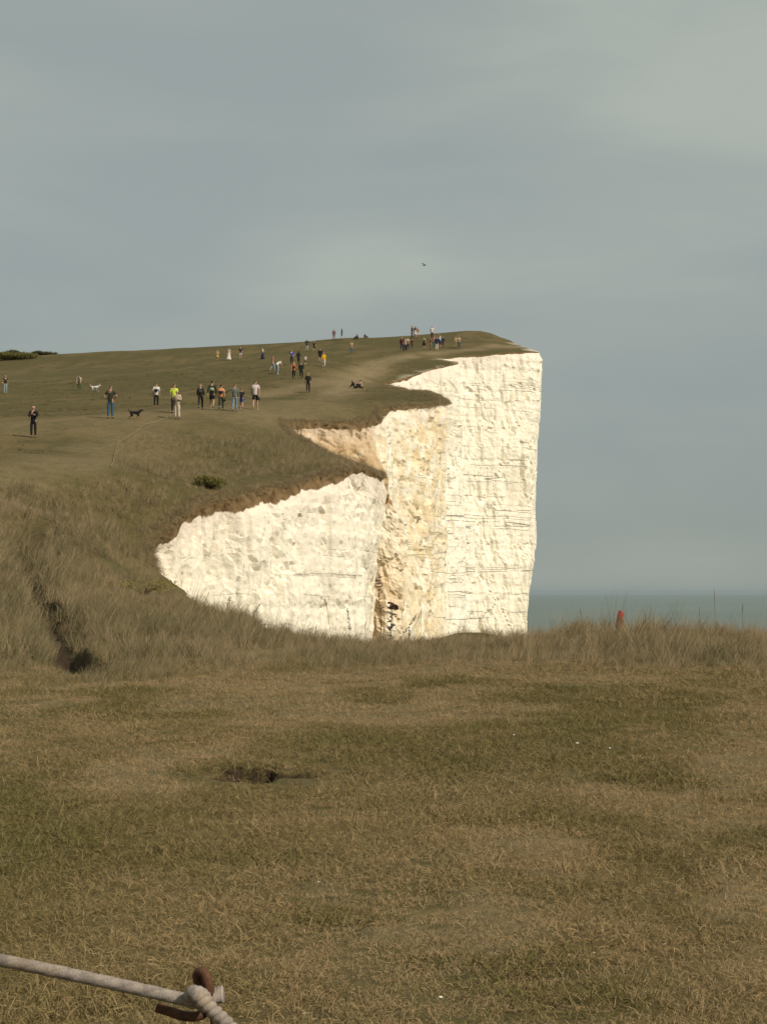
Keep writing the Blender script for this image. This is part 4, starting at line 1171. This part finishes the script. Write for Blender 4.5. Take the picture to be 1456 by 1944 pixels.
# ------------------------------------------------------------------ single plants standing up along the near rim
pm_ = {}
def pmat(rgb):
    if rgb not in pm_:
        m = Mat('plant'); m.bsdf(m.mix(m.noise(30), tuple(v * .7 for v in rgb), rgb), .9, spec=.1); pm_[rgb] = m.m
    return pm_[rgb]
def rim_y(px, lo=26, hi=62):
    """the point of the near rim on the sight column of a pixel: where the ground shows highest"""
    ds = np.arange(lo, hi, .15)
    x = (px - CX) / F * ds
    z = height(x, ds)
    ok = inside(x, ds)
    k = int(np.argmax(np.where(ok, (z - EYE) / ds, -9)))
    return np.array((x[k], ds[k] - .25, hz(x[k], ds[k] - .25)))
def wildplant(px, top_dx, hpx, kind, col, headcol, label, seed):
    g_ = np.random.default_rng(seed)
    p = rim_y(px)
    s = p[1] / F
    top = np.array((top_dx * s, g_.uniform(-.05, .05), hpx * s))
    r = empty('wild_plant', p)
    tag(r, label, 'plant', 'wild plants along the near rim')
    sp_, L_ = spline([(0, 0, -.05), top * .35 + (g_.uniform(-.02, .02), 0, 0), top * .7 + (g_.uniform(-.02, .02), 0, 0), top], 24)
    mesh_obj('stem', *frame_tube(sp_, lambda i, a: (.013 if kind == 'thistle' else .009 if kind == 'whorl' else .0045) * (1 - .5 * i / 23), 6), pmat(col), r)
    def blob(c, rad, V, Fc):
        v, f = ellipsoid(c, rad, 7, 5)
        Fc += [tuple(q + len(V) for q in ff) for ff in f]; V += v
    if kind == 'spike':        # dense narrow head of small seed pods
        V, Fc = [], []
        for i in range(46):
            t = g_.uniform(.38, 1.0); q = sp_[int(t * 23)]
            a = g_.uniform(0, 6.28); rr_ = .032 * (1.25 - t) * g_.uniform(.3, 1.3) + .006
            blob((q[0] + rr_ * math.cos(a), q[1] + rr_ * math.sin(a), q[2] + g_.uniform(-.015, .015)), (.0075, .0075, .011), V, Fc)
        tag(mesh_obj('seed_head', V, Fc, pmat(headcol), r), kind='stuff')
    elif kind == 'whorl':      # tall spike with side sprays in tiers
        V, Fc = [], []
        for tier in np.sort(np.r_[g_.uniform(.35, .8, 8), g_.uniform(.78, 1.0, 16)]):
            q = sp_[int(tier * 23)]
            for j in range(2 if tier < .75 else 3):
                a = g_.uniform(0, 6.28); ln = .085 * g_.uniform(.3, 1.25) * (1.35 - tier * .7)
                e_ = (q[0] + ln * math.cos(a), q[1] + ln * math.sin(a), q[2] + ln * g_.uniform(.05, .6))
                v, f = frame_tube([q, lerp(q, e_, .5), e_], lambda i, a2: (.003, .006, .004)[i], 5)
                Fc += [tuple(x + len(V) for x in ff) for ff in f]; V += v
                blob(e_, (.008, .008, .010), V, Fc)
        tag(mesh_obj('seed_head', V, Fc, pmat(headcol), r), kind='stuff')
    elif kind == 'thistle':    # heavy dark nodding head
        V, Fc = [], []
        for i in range(46):
            d = np.clip(g_.normal(size=3), -1.5, 1.5) * (.055, .035, .034) ; blob((top[0] + .03 + d[0] - d[2] * .5 * 0 , d[1], top[2] - .03 + d[2] - d[0] * .35), (.026, .022, .020), V, Fc)
        tag(mesh_obj('flower_head', V, Fc, pmat(headcol), r), kind='stuff')
        V, Fc = [], []
        for t in (.18, .30, .42, .46, .50, .55, .62, .70, .80):
            q = sp_[int(t * 23)]
            for j in range(3):
                a = g_.uniform(0, 6.28); ln = .085 * g_.uniform(.4, 1.2)
                e_ = (q[0] + ln * math.cos(a), q[1] + ln * math.sin(a), q[2] + ln * g_.uniform(-.3, .6))
                v, f = frame_tube([q, lerp(q, e_, .5), e_], lambda i, a2: (.006, .017, .005)[i], 6)
                Fc += [tuple(x + len(V) for x in ff) for ff in f]; V += v
        tag(mesh_obj('leaves', V, Fc, pmat(col), r), kind='stuff')
    elif kind == 'stalk':      # thin stalk with a slim ear
        V, Fc = [], []
        v, f = frame_tube([sp_[16], sp_[19], sp_[21], sp_[23]], lambda i, a: (.003, .007, .006, .002)[i], 6)
        mesh_obj('seed_head', v, f, pmat(headcol), r)
DK, OL, PU, ST = (.15, .13, .09), (.20, .18, .10), (.17, .12, .16), (.26, .20, .10)
wildplant(722, -2, 132, 'whorl', (.085, .06, .045), (.13, .08, .07), 'tallest dead flower spike with tiered side sprays on the near rim', 1)
wildplant(742, 1, 74, 'thistle', (.14, .12, .11), (.095, .050, .042), 'thistle with a heavy dark brown drooping head', 2)
wildplant(755, 34, 56, 'spike', OL, (.13, .115, .07), 'right-leaning dark seed spike just right of the thistle', 3)
wildplant(770, 29, 62, 'stalk', (.09, .055, .04), (.10, .06, .04), 'thin reddish stalk leaning right, beyond the thistle', 4)
wildplant(795, 5, 66, 'stalk', ST, ST, 'upright straw stalk right of the leaning seed spikes', 5)
wildplant(473, 24, 40, 'spike', OL, PU, 'purple flower spike leaning right above the inlet rim', 6)
wildplant(664, -4, 68, 'spike', OL, (.20, .20, .18), 'grey green seed spike left of the tallest dead spike', 7)
wildplant(690, 6, 44, 'stalk', ST, (.14, .10, .05), 'short straw stalk between the grey spike and tallest spike', 8)
wildplant(775, 2, 26, 'spike', (.12, .12, .13), (.12, .11, .14), 'small stubby dark thistle low in the grass right of centre', 9)
wildplant(634, -18, 84, 'stalk', OL, DK, 'thin dark stalk leaning left over the white cliff', 10)
wildplant(600, 3, 30, 'stalk', OL, DK, 'short dark stalk alone on the rim, left of centre', 12)
wildplant(430, 10, 34, 'spike', OL, (.15, .14, .12), 'dark seed spike on the rim left of the purple spike', 13)
wildplant(388, 12, 28, 'stalk', OL, DK, 'small dark stalk at the innermost part of the inlet rim', 14)
wildplant(1104, -6, 46, 'stalk', ST, (.22, .15, .07), 'bent straw stalk with drooping ear right of red hood', 15)
wildplant(1352, -2, 84, 'stalk', OL, (.26, .20, .11), 'tallest thin stalk standing against the sea at right', 16)
wildplant(1320, 2, 52, 'stalk', ST, ST, 'pale straw stalk beside the tallest thin stalk at right', 17)
wildplant(1400, 3, 60, 'stalk', OL, (.12, .10, .06), 'thin olive stalk near the right edge of the photo', 18)

# ------------------------------------------------------------------ scattered chalk stones
sm_ = Mat('chalk_stone'); sm_.bsdf(sm_.mix(sm_.noise(25), (.55, .52, .45), (.72, .69, .60)), .9, spec=.1)
for k, (px, py, w_, wh) in enumerate(((1095, 1417, 9, 'left of two on the bare band at right'), (1157, 1426, 8, 'right of two on the bare band at right'), (836, 1915, 13, 'flat one near the bottom of the photo'), (605, 1684, 6, 'alone on the pale patch below the burrow'),
                                      (1128, 1828, 6, 'alone in the turf at lower right'), (975, 1401, 6, 'alone on the bare band right of centre'))):
    p = ground(px, py, 4.0)
    v, f = ellipsoid((0, 0, 0), (1, .8, .45), 9, 6)
    v = np.array(v); v *= (1 + .25 * fbm(v * 1.3 + k * 7, 2, 80))[:, None]
    s = w_ * p[1] / F * .36
    o = mesh_obj('chalk_stone', v * s, f, sm_.m)
    o.location = (p[0], p[1], p[2] + .025)
    o.rotation_euler = (0, 0, k * 1.3)
    tag(o, 'small white chalk stone, ' + wh, 'stone', 'chalk stones in the turf')
# ------------------------------------------------------------------ grass
def blade_mat(name, dry, mid, green, k=.75):
    m = Mat(name)
    tint = m.attr('tint', 'INSTANCER')
    tone = m.attr('tone')
    f = m.math('ADD', tint, m.math('MULTIPLY', m.math('SUBTRACT', tone, .5), k))
    c_ = m.mix(m.ramp(f, .15, .5), dry, mid)
    c_ = m.mix(m.ramp(f, .5, .95), c_, green)
    c_ = m.mix(m.ramp(m.attr('tone'), .8, 1.0, 0, .5), c_, (.40, .30, .18))
    d = m.n('ShaderNodeBsdfDiffuse'); t = m.n('ShaderNodeBsdfTranslucent'); x = m.n('ShaderNodeMixShader'); x.inputs[0].default_value = .22
    m.l(c_, d.inputs[0]); m.l(c_, t.inputs[0]); m.l(d.outputs[0], x.inputs[1]); m.l(t.outputs[0], x.inputs[2]); m.l(x.outputs[0], m.out.inputs[0])
    return m.m
G_LAWN = blade_mat('lawn_blade', (.355, .258, .138), (.248, .186, .086), (.150, .132, .048))
G_LONG = blade_mat('long_blade', (.360, .268, .158), (.285, .222, .130), (.160, .148, .072), 1.15)
G_FAR = blade_mat('far_blade', (.180, .132, .070), (.135, .108, .050), (.086, .080, .032))
def tuft(name, n, rad, L, w, lean, wind, mat, seed, segs=3, droop=.6):
    g_ = np.random.default_rng(seed)
    V, Fc, T = [], [], []
    for k in range(n):
        a = g_.uniform(0, 2 * math.pi); r_ = rad * math.sqrt(g_.uniform())
        p = np.array((r_ * math.cos(a), r_ * math.sin(a), -.01))
        b = g_.uniform(0, 2 * math.pi)
        ln = L * g_.uniform(.45, 1.25)
        tilt = abs(g_.normal(0, lean))
        d = np.array((math.sin(tilt) * math.cos(b), math.sin(tilt) * math.sin(b), math.cos(tilt))) + np.array(wind)
        d /= np.linalg.norm(d)
        side = np.cross(d, (g_.normal(), g_.normal(), .2)); side /= np.linalg.norm(side)
        hd = np.array((d[0], d[1], 0)); hn = np.linalg.norm(hd); hd = hd / hn if hn > 1e-3 else np.array((1., 0, 0))
        t = g_.uniform(0, 1)
        i0 = len(V)
        q = p.copy(); dd = d.copy()
        wd = w * g_.uniform(.6, 1.3)
        for s in range(segs + 1):
            f = s / segs
            if s < segs:
                V.append(q - side * wd * (1 - f * .75)); V.append(q + side * wd * (1 - f * .75)); T += [t, t]
            else:
                V.append(q.copy()); T.append(t)
            dd = dd + hd * droop * g_.uniform(.3, 1.0) / segs + np.array((0, 0, -droop * .55 / segs)); dd /= np.linalg.norm(dd)
            q = q + dd * ln / segs
            if q[2] < .006: q[2] = .006
        for s in range(segs - 1):
            Fc.append((i0 + 2 * s, i0 + 2 * s + 1, i0 + 2 * s + 3, i0 + 2 * s + 2))
        Fc.append((i0 + 2 * (segs - 1), i0 + 2 * (segs - 1) + 1, i0 + 2 * segs))
    me = bpy.data.meshes.new(name)
    me.from_pydata([tuple(v) for v in V], [], Fc)
    at_ = me.attributes.new('tone', 'FLOAT', 'POINT'); at_.data.foreach_set('value', np.array(T, np.float32))
    me.materials.append(mat)
    return bpy.data.objects.new(name, me)
def scatter_obj(name, label, P, yaw, tiltv, scale, tint, pick, sources):
    """one object whose points carry instances of the given tufts"""
    col = bpy.data.collections.new(name + '_source')
    for s in sources: col.objects.link(s)
    me = bpy.data.meshes.new(name)
    me.from_pydata(P.tolist(), [], [])
    for k, v in (('yaw', yaw), ('tilt', tiltv), ('size', scale), ('tint', tint)):
        a = me.attributes.new(k, 'FLOAT', 'POINT'); a.data.foreach_set('value', np.asarray(v, np.float32))
    a = me.attributes.new('pick', 'INT', 'POINT'); a.data.foreach_set('value', np.asarray(pick, np.int32))
    o = bpy.data.objects.new(name, me); COL.objects.link(o)
    ng = bpy.data.node_groups.new(name, 'GeometryNodeTree')
    ng.interface.new_socket('Geometry', in_out='INPUT', socket_type='NodeSocketGeometry')
    ng.interface.new_socket('Geometry', in_out='OUTPUT', socket_type='NodeSocketGeometry')
    gi, go = ng.nodes.new('NodeGroupInput'), ng.nodes.new('NodeGroupOutput')
    mp_ = ng.nodes.new('GeometryNodeMeshToPoints')
    ip = ng.nodes.new('GeometryNodeInstanceOnPoints')
    ci = ng.nodes.new('GeometryNodeCollectionInfo'); ci.inputs['Collection'].default_value = col; ci.inputs['Separate Children'].default_value = True; ci.inputs['Reset Children'].default_value = True
    ip.inputs['Pick Instance'].default_value = True
    def na(n, t='FLOAT'):
        q = ng.nodes.new('GeometryNodeInputNamedAttribute'); q.data_type = t; q.inputs['Name'].default_value = n
        return q.outputs['Attribute']
    cx_ = ng.nodes.new('ShaderNodeCombineXYZ')
    ng.links.new(na('tilt'), cx_.inputs[0]); ng.links.new(na('yaw'), cx_.inputs[2])
    er = ng.nodes.new('FunctionNodeEulerToRotation'); ng.links.new(cx_.outputs[0], er.inputs[0])
    ng.links.new(gi.outputs[0], mp_.inputs[0]); ng.links.new(mp_.outputs[0], ip.inputs['Points']); ng.links.new(ci.outputs[0], ip.inputs['Instance'])
    ng.links.new(na('pick', 'INT'), ip.inputs['Instance Index']); ng.links.new(er.outputs[0], ip.inputs['Rotation']); ng.links.new(na('size'), ip.inputs['Scale'])
    ng.links.new(ip.outputs[0], go.inputs[0])
    md = o.modifiers.new('grass', 'NODES'); md.node_group = ng
    tag(o, label, 'grass', kind='stuff')
    return o
def in_pix(px, py, poly):
    return inside(px, py, np.array(poly, float))
# places of the long grass, outlined on the ground as the photo shows them
LONG_A = [(-900, 925), (120, 925), (230, 905), (330, 930), (390, 955), (320, 1000), (285, 1010), (285, 1085), (330, 1120), (390, 1160), (470, 1180), (560, 1196), (650, 1212), (900, 1195), (1010, 1200), (1100, 1180), (2600, 1180),
          (2600, 1262), (1300, 1262), (1100, 1250), (900, 1248), (700, 1262), (560, 1262), (420, 1282), (330, 1300), (260, 1295), (200, 1322), (150, 1330), (60, 1330), (-900, 1345)]
LONG_B = [(235, 812), (420, 808), (540, 806), (640, 845), (735, 905), (600, 908), (480, 938), (385, 958), (240, 905), (215, 870)]
def samples(d0, d1, dens, marg=.035):
    W = (.2427 + marg) * d1 + 1.2
    n = int(2 * W * (d1 - d0) * dens)
    d = rng.uniform(d0, d1, n); x = rng.uniform(-W, W, n)
    k = np.abs(x) < (.2427 + marg * .6) * d + 1.2
    return x[k], d[k]
def place(x, y, f_keep):
    ok = inside(x, y)
    x, y = x[ok], y[ok]
    z = height(x, y)
    P = np.c_[x, y, z]
    px, py = proj(P)
    k = f_keep(P, px, py)
    return P[k], px[k], py[k]
def dry_noise(P):
    return .5 + .55 * fbm(P[:, :2] * (.32, .20), 3, 91) + .25 * fbm(P[:, :2] * 1.4, 2, 93)

# short turf of the foreground
lawn_src = [tuft('short_tuft', 46, .13, .058, .0021, 1.0, (.12, .05, 0), G_LAWN, 100 + k, 3, .9) for k in range(5)] + [tuft('straw_tuft', 14, .16, .105, .0018, 1.25, (.2, 0, 0), G_LAWN, 120 + k, 3, .9) for k in range(3)]
Pl, ti, sz = [], [], []
for d0, d1, dens, s0 in ((4.6, 8, 250, .95), (8, 12, 190, 1.0), (12, 17, 115, 1.15), (17, 27, 62, 1.45)):
    x, y = samples(d0, d1, dens)
    def kf(P, px, py):
        r, t = seg_dist(P[:, 0], P[:, 1], DITCH)
        u, v = P[:, 0] - BUR[0], P[:, 1] - BUR[1]
        hole = (base_h(P[:, 0], P[:, 1]) - P[:, 2] > .05) & (np.hypot(u, v) < 1.2)
        bare = worn(P)
        front = (np.abs(u - .1) < .55) & (v < .1) & (v > -.75)
        jit = 26 * fbm(P[:, :2] * .9, 2, 131)
        return (~in_pix(px, py, LONG_A) | (py + jit > 1262)) & (r > .4) & ~hole & (rng.uniform(size=len(P)) > bare * .12) & ~(front & (rng.uniform(size=len(P)) < .8))
    P, px, py = place(x, y, kf)
    Pl.append(P)
    tn_ = .5 + 1.25 * (dry_noise(P) - .5) - .55 * worn(P) - .04 + rng.normal(0, .12, len(P))
    ti.append(tn_)
    sz.append(s0 * rng.uniform(.6, 1.3, len(P)) * (.65 + .5 * np.clip(dry_noise(P), 0, 1)) * (1 - .22 * worn(P)))
# rank tussocks here and there in the cropped turf
for k in range(46):
    d = rng.uniform(5.5, 22); x0 = rng.uniform(-.25, .25) * d
    m = int(rng.integers(8, 26)); sp_ = rng.uniform(.08, .28)
    q = np.c_[x0 + rng.normal(0, sp_ * 1.6, m), d + rng.normal(0, sp_, m)]
    q = q[inside(q[:, 0], q[:, 1])]
    Pq = np.c_[q, height(q[:, 0], q[:, 1])]
    u, v = Pq[:, 0] - BUR[0], Pq[:, 1] - BUR[1]
    Pq = Pq[(np.abs(u - .1) > .8) | (np.abs(v) > .8)]
    Pl.append(Pq); ti.append(rng.uniform(.35, .9) + rng.normal(0, .12, len(Pq))); sz.append(rng.uniform(1.0, 1.6) * rng.uniform(.7, 1.2, len(Pq)))
for px_, py_, m in ((608, 1745, 26), (1100, 1895, 30), (1235, 1480, 40), (1250, 1500, 20), (520, 1462, 20), (450, 1462, 20), (1010, 1840, 26)):
    g0 = ground(px_, py_, 4.0)
    q = np.c_[g0[0] + rng.normal(0, .16, m), g0[1] + rng.normal(0, .10, m)]
    Pl.append(np.c_[q, height(q[:, 0], q[:, 1])]); ti.append(rng.uniform(.8, 1.1, m)); sz.append(rng.uniform(.9, 1.7, m) * (1.0 if m != 20 else .7))
Pl, ti, sz = np.vstack(Pl), np.concatenate(ti), np.concatenate(sz)
n = len(Pl)
pick = np.where(rng.uniform(size=n) < .88, rng.integers(0, 5, n), rng.integers(5, 8, n))
scatter_obj('short_grass', 'short dry cropped grass covering the foreground', Pl, rng.uniform(0, 6.28, n), rng.normal(0, .12, n), sz, ti, pick, lawn_src)
print('lawn tufts', n)

# long grass on the left bank, along the near rim and on the near nose
long_src = [tuft('long_tuft', 28, .15, .42, .0046, .30, (.16, .03, 0), G_LONG, 200 + k, 4, .6) for k in range(5)] + [tuft('stalk_tuft', 9, .16, .72, .0022, .16, (.10, .0, 0), G_LONG, 220 + k, 4, .25) for k in range(3)]
Pl, ti, sz, pk = [], [], [], []
for d0, d1, dens, s0 in ((17, 30, 36, .78), (30, 42, 22, .85), (42, 64, 17, .95)):
    x, y = samples(d0, d1, dens, .03)
    def kf(P, px, py):
        r, t = seg_dist(P[:, 0], P[:, 1], DITCH)
        w = np.where(t < .22, .30, np.where(t < .92, .20 + .08 * np.sin(t * 23), .08))
        behind = (P[:, 0] > 2.5) & (P[:, 1] > 30)
        thin = rng.uniform(size=len(P)) < np.where(behind & (P[:, 1] > 36), .25, 1.0)
        low = in_pix(px, py - np.abs(rng.normal(0, 14, len(P))) - 16 * np.clip(fbm(P[:, :2] * .9, 2, 131), 0, 1), LONG_A)
        return (in_pix(px, py, LONG_A) | low | behind) & ((r > w) | (t > .97) | (t < .03)) & thin
    P, px, py = place(x, y, kf)
    edge_f = smooth(1310, 1235, py + 20 * fbm(P[:, :2] * .8, 2, 133))                       # shorter towards the cropped turf
    patch = fbm(P[:, :2] * .5, 3, 97) + .7 * fbm(P[:, :2] * 1.3, 2, 98)
    right = smooth(850, 1050, px)
    s = s0 * rng.uniform(.55, 1.2, len(P)) * (.26 + .74 * edge_f) * np.clip(1 + .75 * patch, .3, 2.1) * np.where(px > 480, .62 + .18 * right, 1.0)
    near_inlet = np.exp(-((px - 320) / 110) ** 2 - ((py - 1095) / 75) ** 2)
    s *= 1 - .6 * near_inlet
    Pl.append(P); sz.append(s)
    ti.append(.52 + .40 * fbm(P[:, :2] * .22, 3, 99) + .32 * patch + rng.normal(0, .16, len(P)) - .30 * right - .18 * smooth(1000, 930, py))
    pk.append(np.where(rng.uniform(size=len(P)) < np.where(px > 1000, .72, .88), rng.integers(0, 5, len(P)), rng.integers(5, 8, len(P))))
x, y = samples(62, 96, 5.5, .03)
P, px, py = place(x, y, lambda P, px, py: in_pix(px, py, LONG_B))
patch = fbm(P[:, :2] * .28, 3, 101)
Pl.append(P); sz.append((.55 + .45 * patch) * rng.uniform(.7, 1.3, len(P)) * smooth(808, 850, py) * smooth(0, 26, 500 + (py - 775) * 2.0 - px + 60) + .22); ti.append(.42 + .45 * patch + rng.normal(0, .1, len(P))); pk.append(rng.integers(0, 5, len(P)))
Pl, ti, sz, pk = np.vstack(Pl), np.concatenate(ti), np.concatenate(sz), np.concatenate(pk)
n = len(Pl)
scatter_obj('long_grass', 'long pale dry grass on the bank and along the near cliff rim', Pl, rng.normal(0, 1.1, n), rng.normal(0, .12, n), sz, ti, pk, long_src)
print('long tufts', n)

# turf fringe hanging over the rim
k = (ev[:, 2] > I_AP) & (ev[:, 2] < 37)
ii = np.nonzero(k)[0]
ii = rng.choice(ii, 5200)
j = np.where(ev[ii, 2] < 24, rng.uniform(-.5, .12, len(ii)), rng.uniform(-.5, .2, len(ii)))
xy = edge[ii] + nor[ii] * j[:, None] + rng.uniform(-.1, .1, (len(ii), 2))
P = np.c_[xy, height(xy[:, 0], xy[:, 1]) - np.clip(j, 0, 1) * 1.2]
m = len(P)
sz = np.where(ev[ii, 2] < 25, rng.uniform(.30, .7, m), rng.uniform(.35, .85, m))
scatter_obj('rim_grass', 'ragged grass fringe along the tops of the far cliffs', P, rng.uniform(0, 6.28, m), rng.normal(0, .25, m), sz, rng.uniform(.2, .7, m), rng.integers(0, 3, m), [tuft('rim_tuft', 30, .16, .36, .0065, .6, (.1, 0, 0), G_LONG, 300 + q, 3, .9) for q in range(3)])

# low clumps in the cropped turf of the far slope
clump_src = [tuft('turf_clump', 40, .5, .10, .014, .9, (.1, 0, 0), G_FAR, 400 + q, 2, .8) for q in range(4)]
x, y = samples(56, 170, 1.1, .03)
P, px, py = place(x, y, lambda P, px, py: ~in_pix(px, py, LONG_B) & ~in_pix(px, py, LONG_A) & (P[:, 2] > 1.2) & (rng.uniform(size=len(P)) < .35 + .65 * smooth(-.1, .3, fbm(P[:, :2] * .16, 3, 121))))
rp = np.minimum.reduce([seg_dist(P[:, 0], P[:, 1], pl)[0] / w for pl, w, a in PATHS])
P = P[rp > 1.0]
m = len(P)
scatter_obj('hill_grass', 'low tussocky turf on the far slope', P, rng.uniform(0, 6.28, m), rng.normal(0, .1, m), rng.uniform(.5, 1.3, m), .5 + .5 * fbm(P[:, :2] * .12, 3, 123) + rng.normal(0, .15, m), rng.integers(0, 4, m), clump_src)
print('hill clumps', m)
# ------------------------------------------------------------------ sea haze
hm = bpy.data.materials.new('haze'); hm.use_nodes = True
hm.node_tree.nodes.clear()
ho = hm.node_tree.nodes.new('ShaderNodeOutputMaterial'); pv = hm.node_tree.nodes.new('ShaderNodeVolumePrincipled')
pv.inputs['Color'].default_value = (.46, .56, .60, 1)
pv.inputs['Density'].default_value = 2.2e-5
hm.node_tree.links.new(pv.outputs[0], ho.inputs['Volume'])
B, z0, z1 = 90000.0, SEA - 3.0, 62.0
hv = [(x, y, z) for z in (z0, z1) for x, y in ((-B, -B), (B, -B), (B, B), (-B, B))]
haze = mesh_obj('haze', hv, [(3, 2, 1, 0), (4, 5, 6, 7), (0, 1, 5, 4), (1, 2, 6, 5), (2, 3, 7, 6), (3, 0, 4, 7)], hm, None, False)
tag(haze, 'thin pale sea haze over the water', 'haze', kind='stuff')
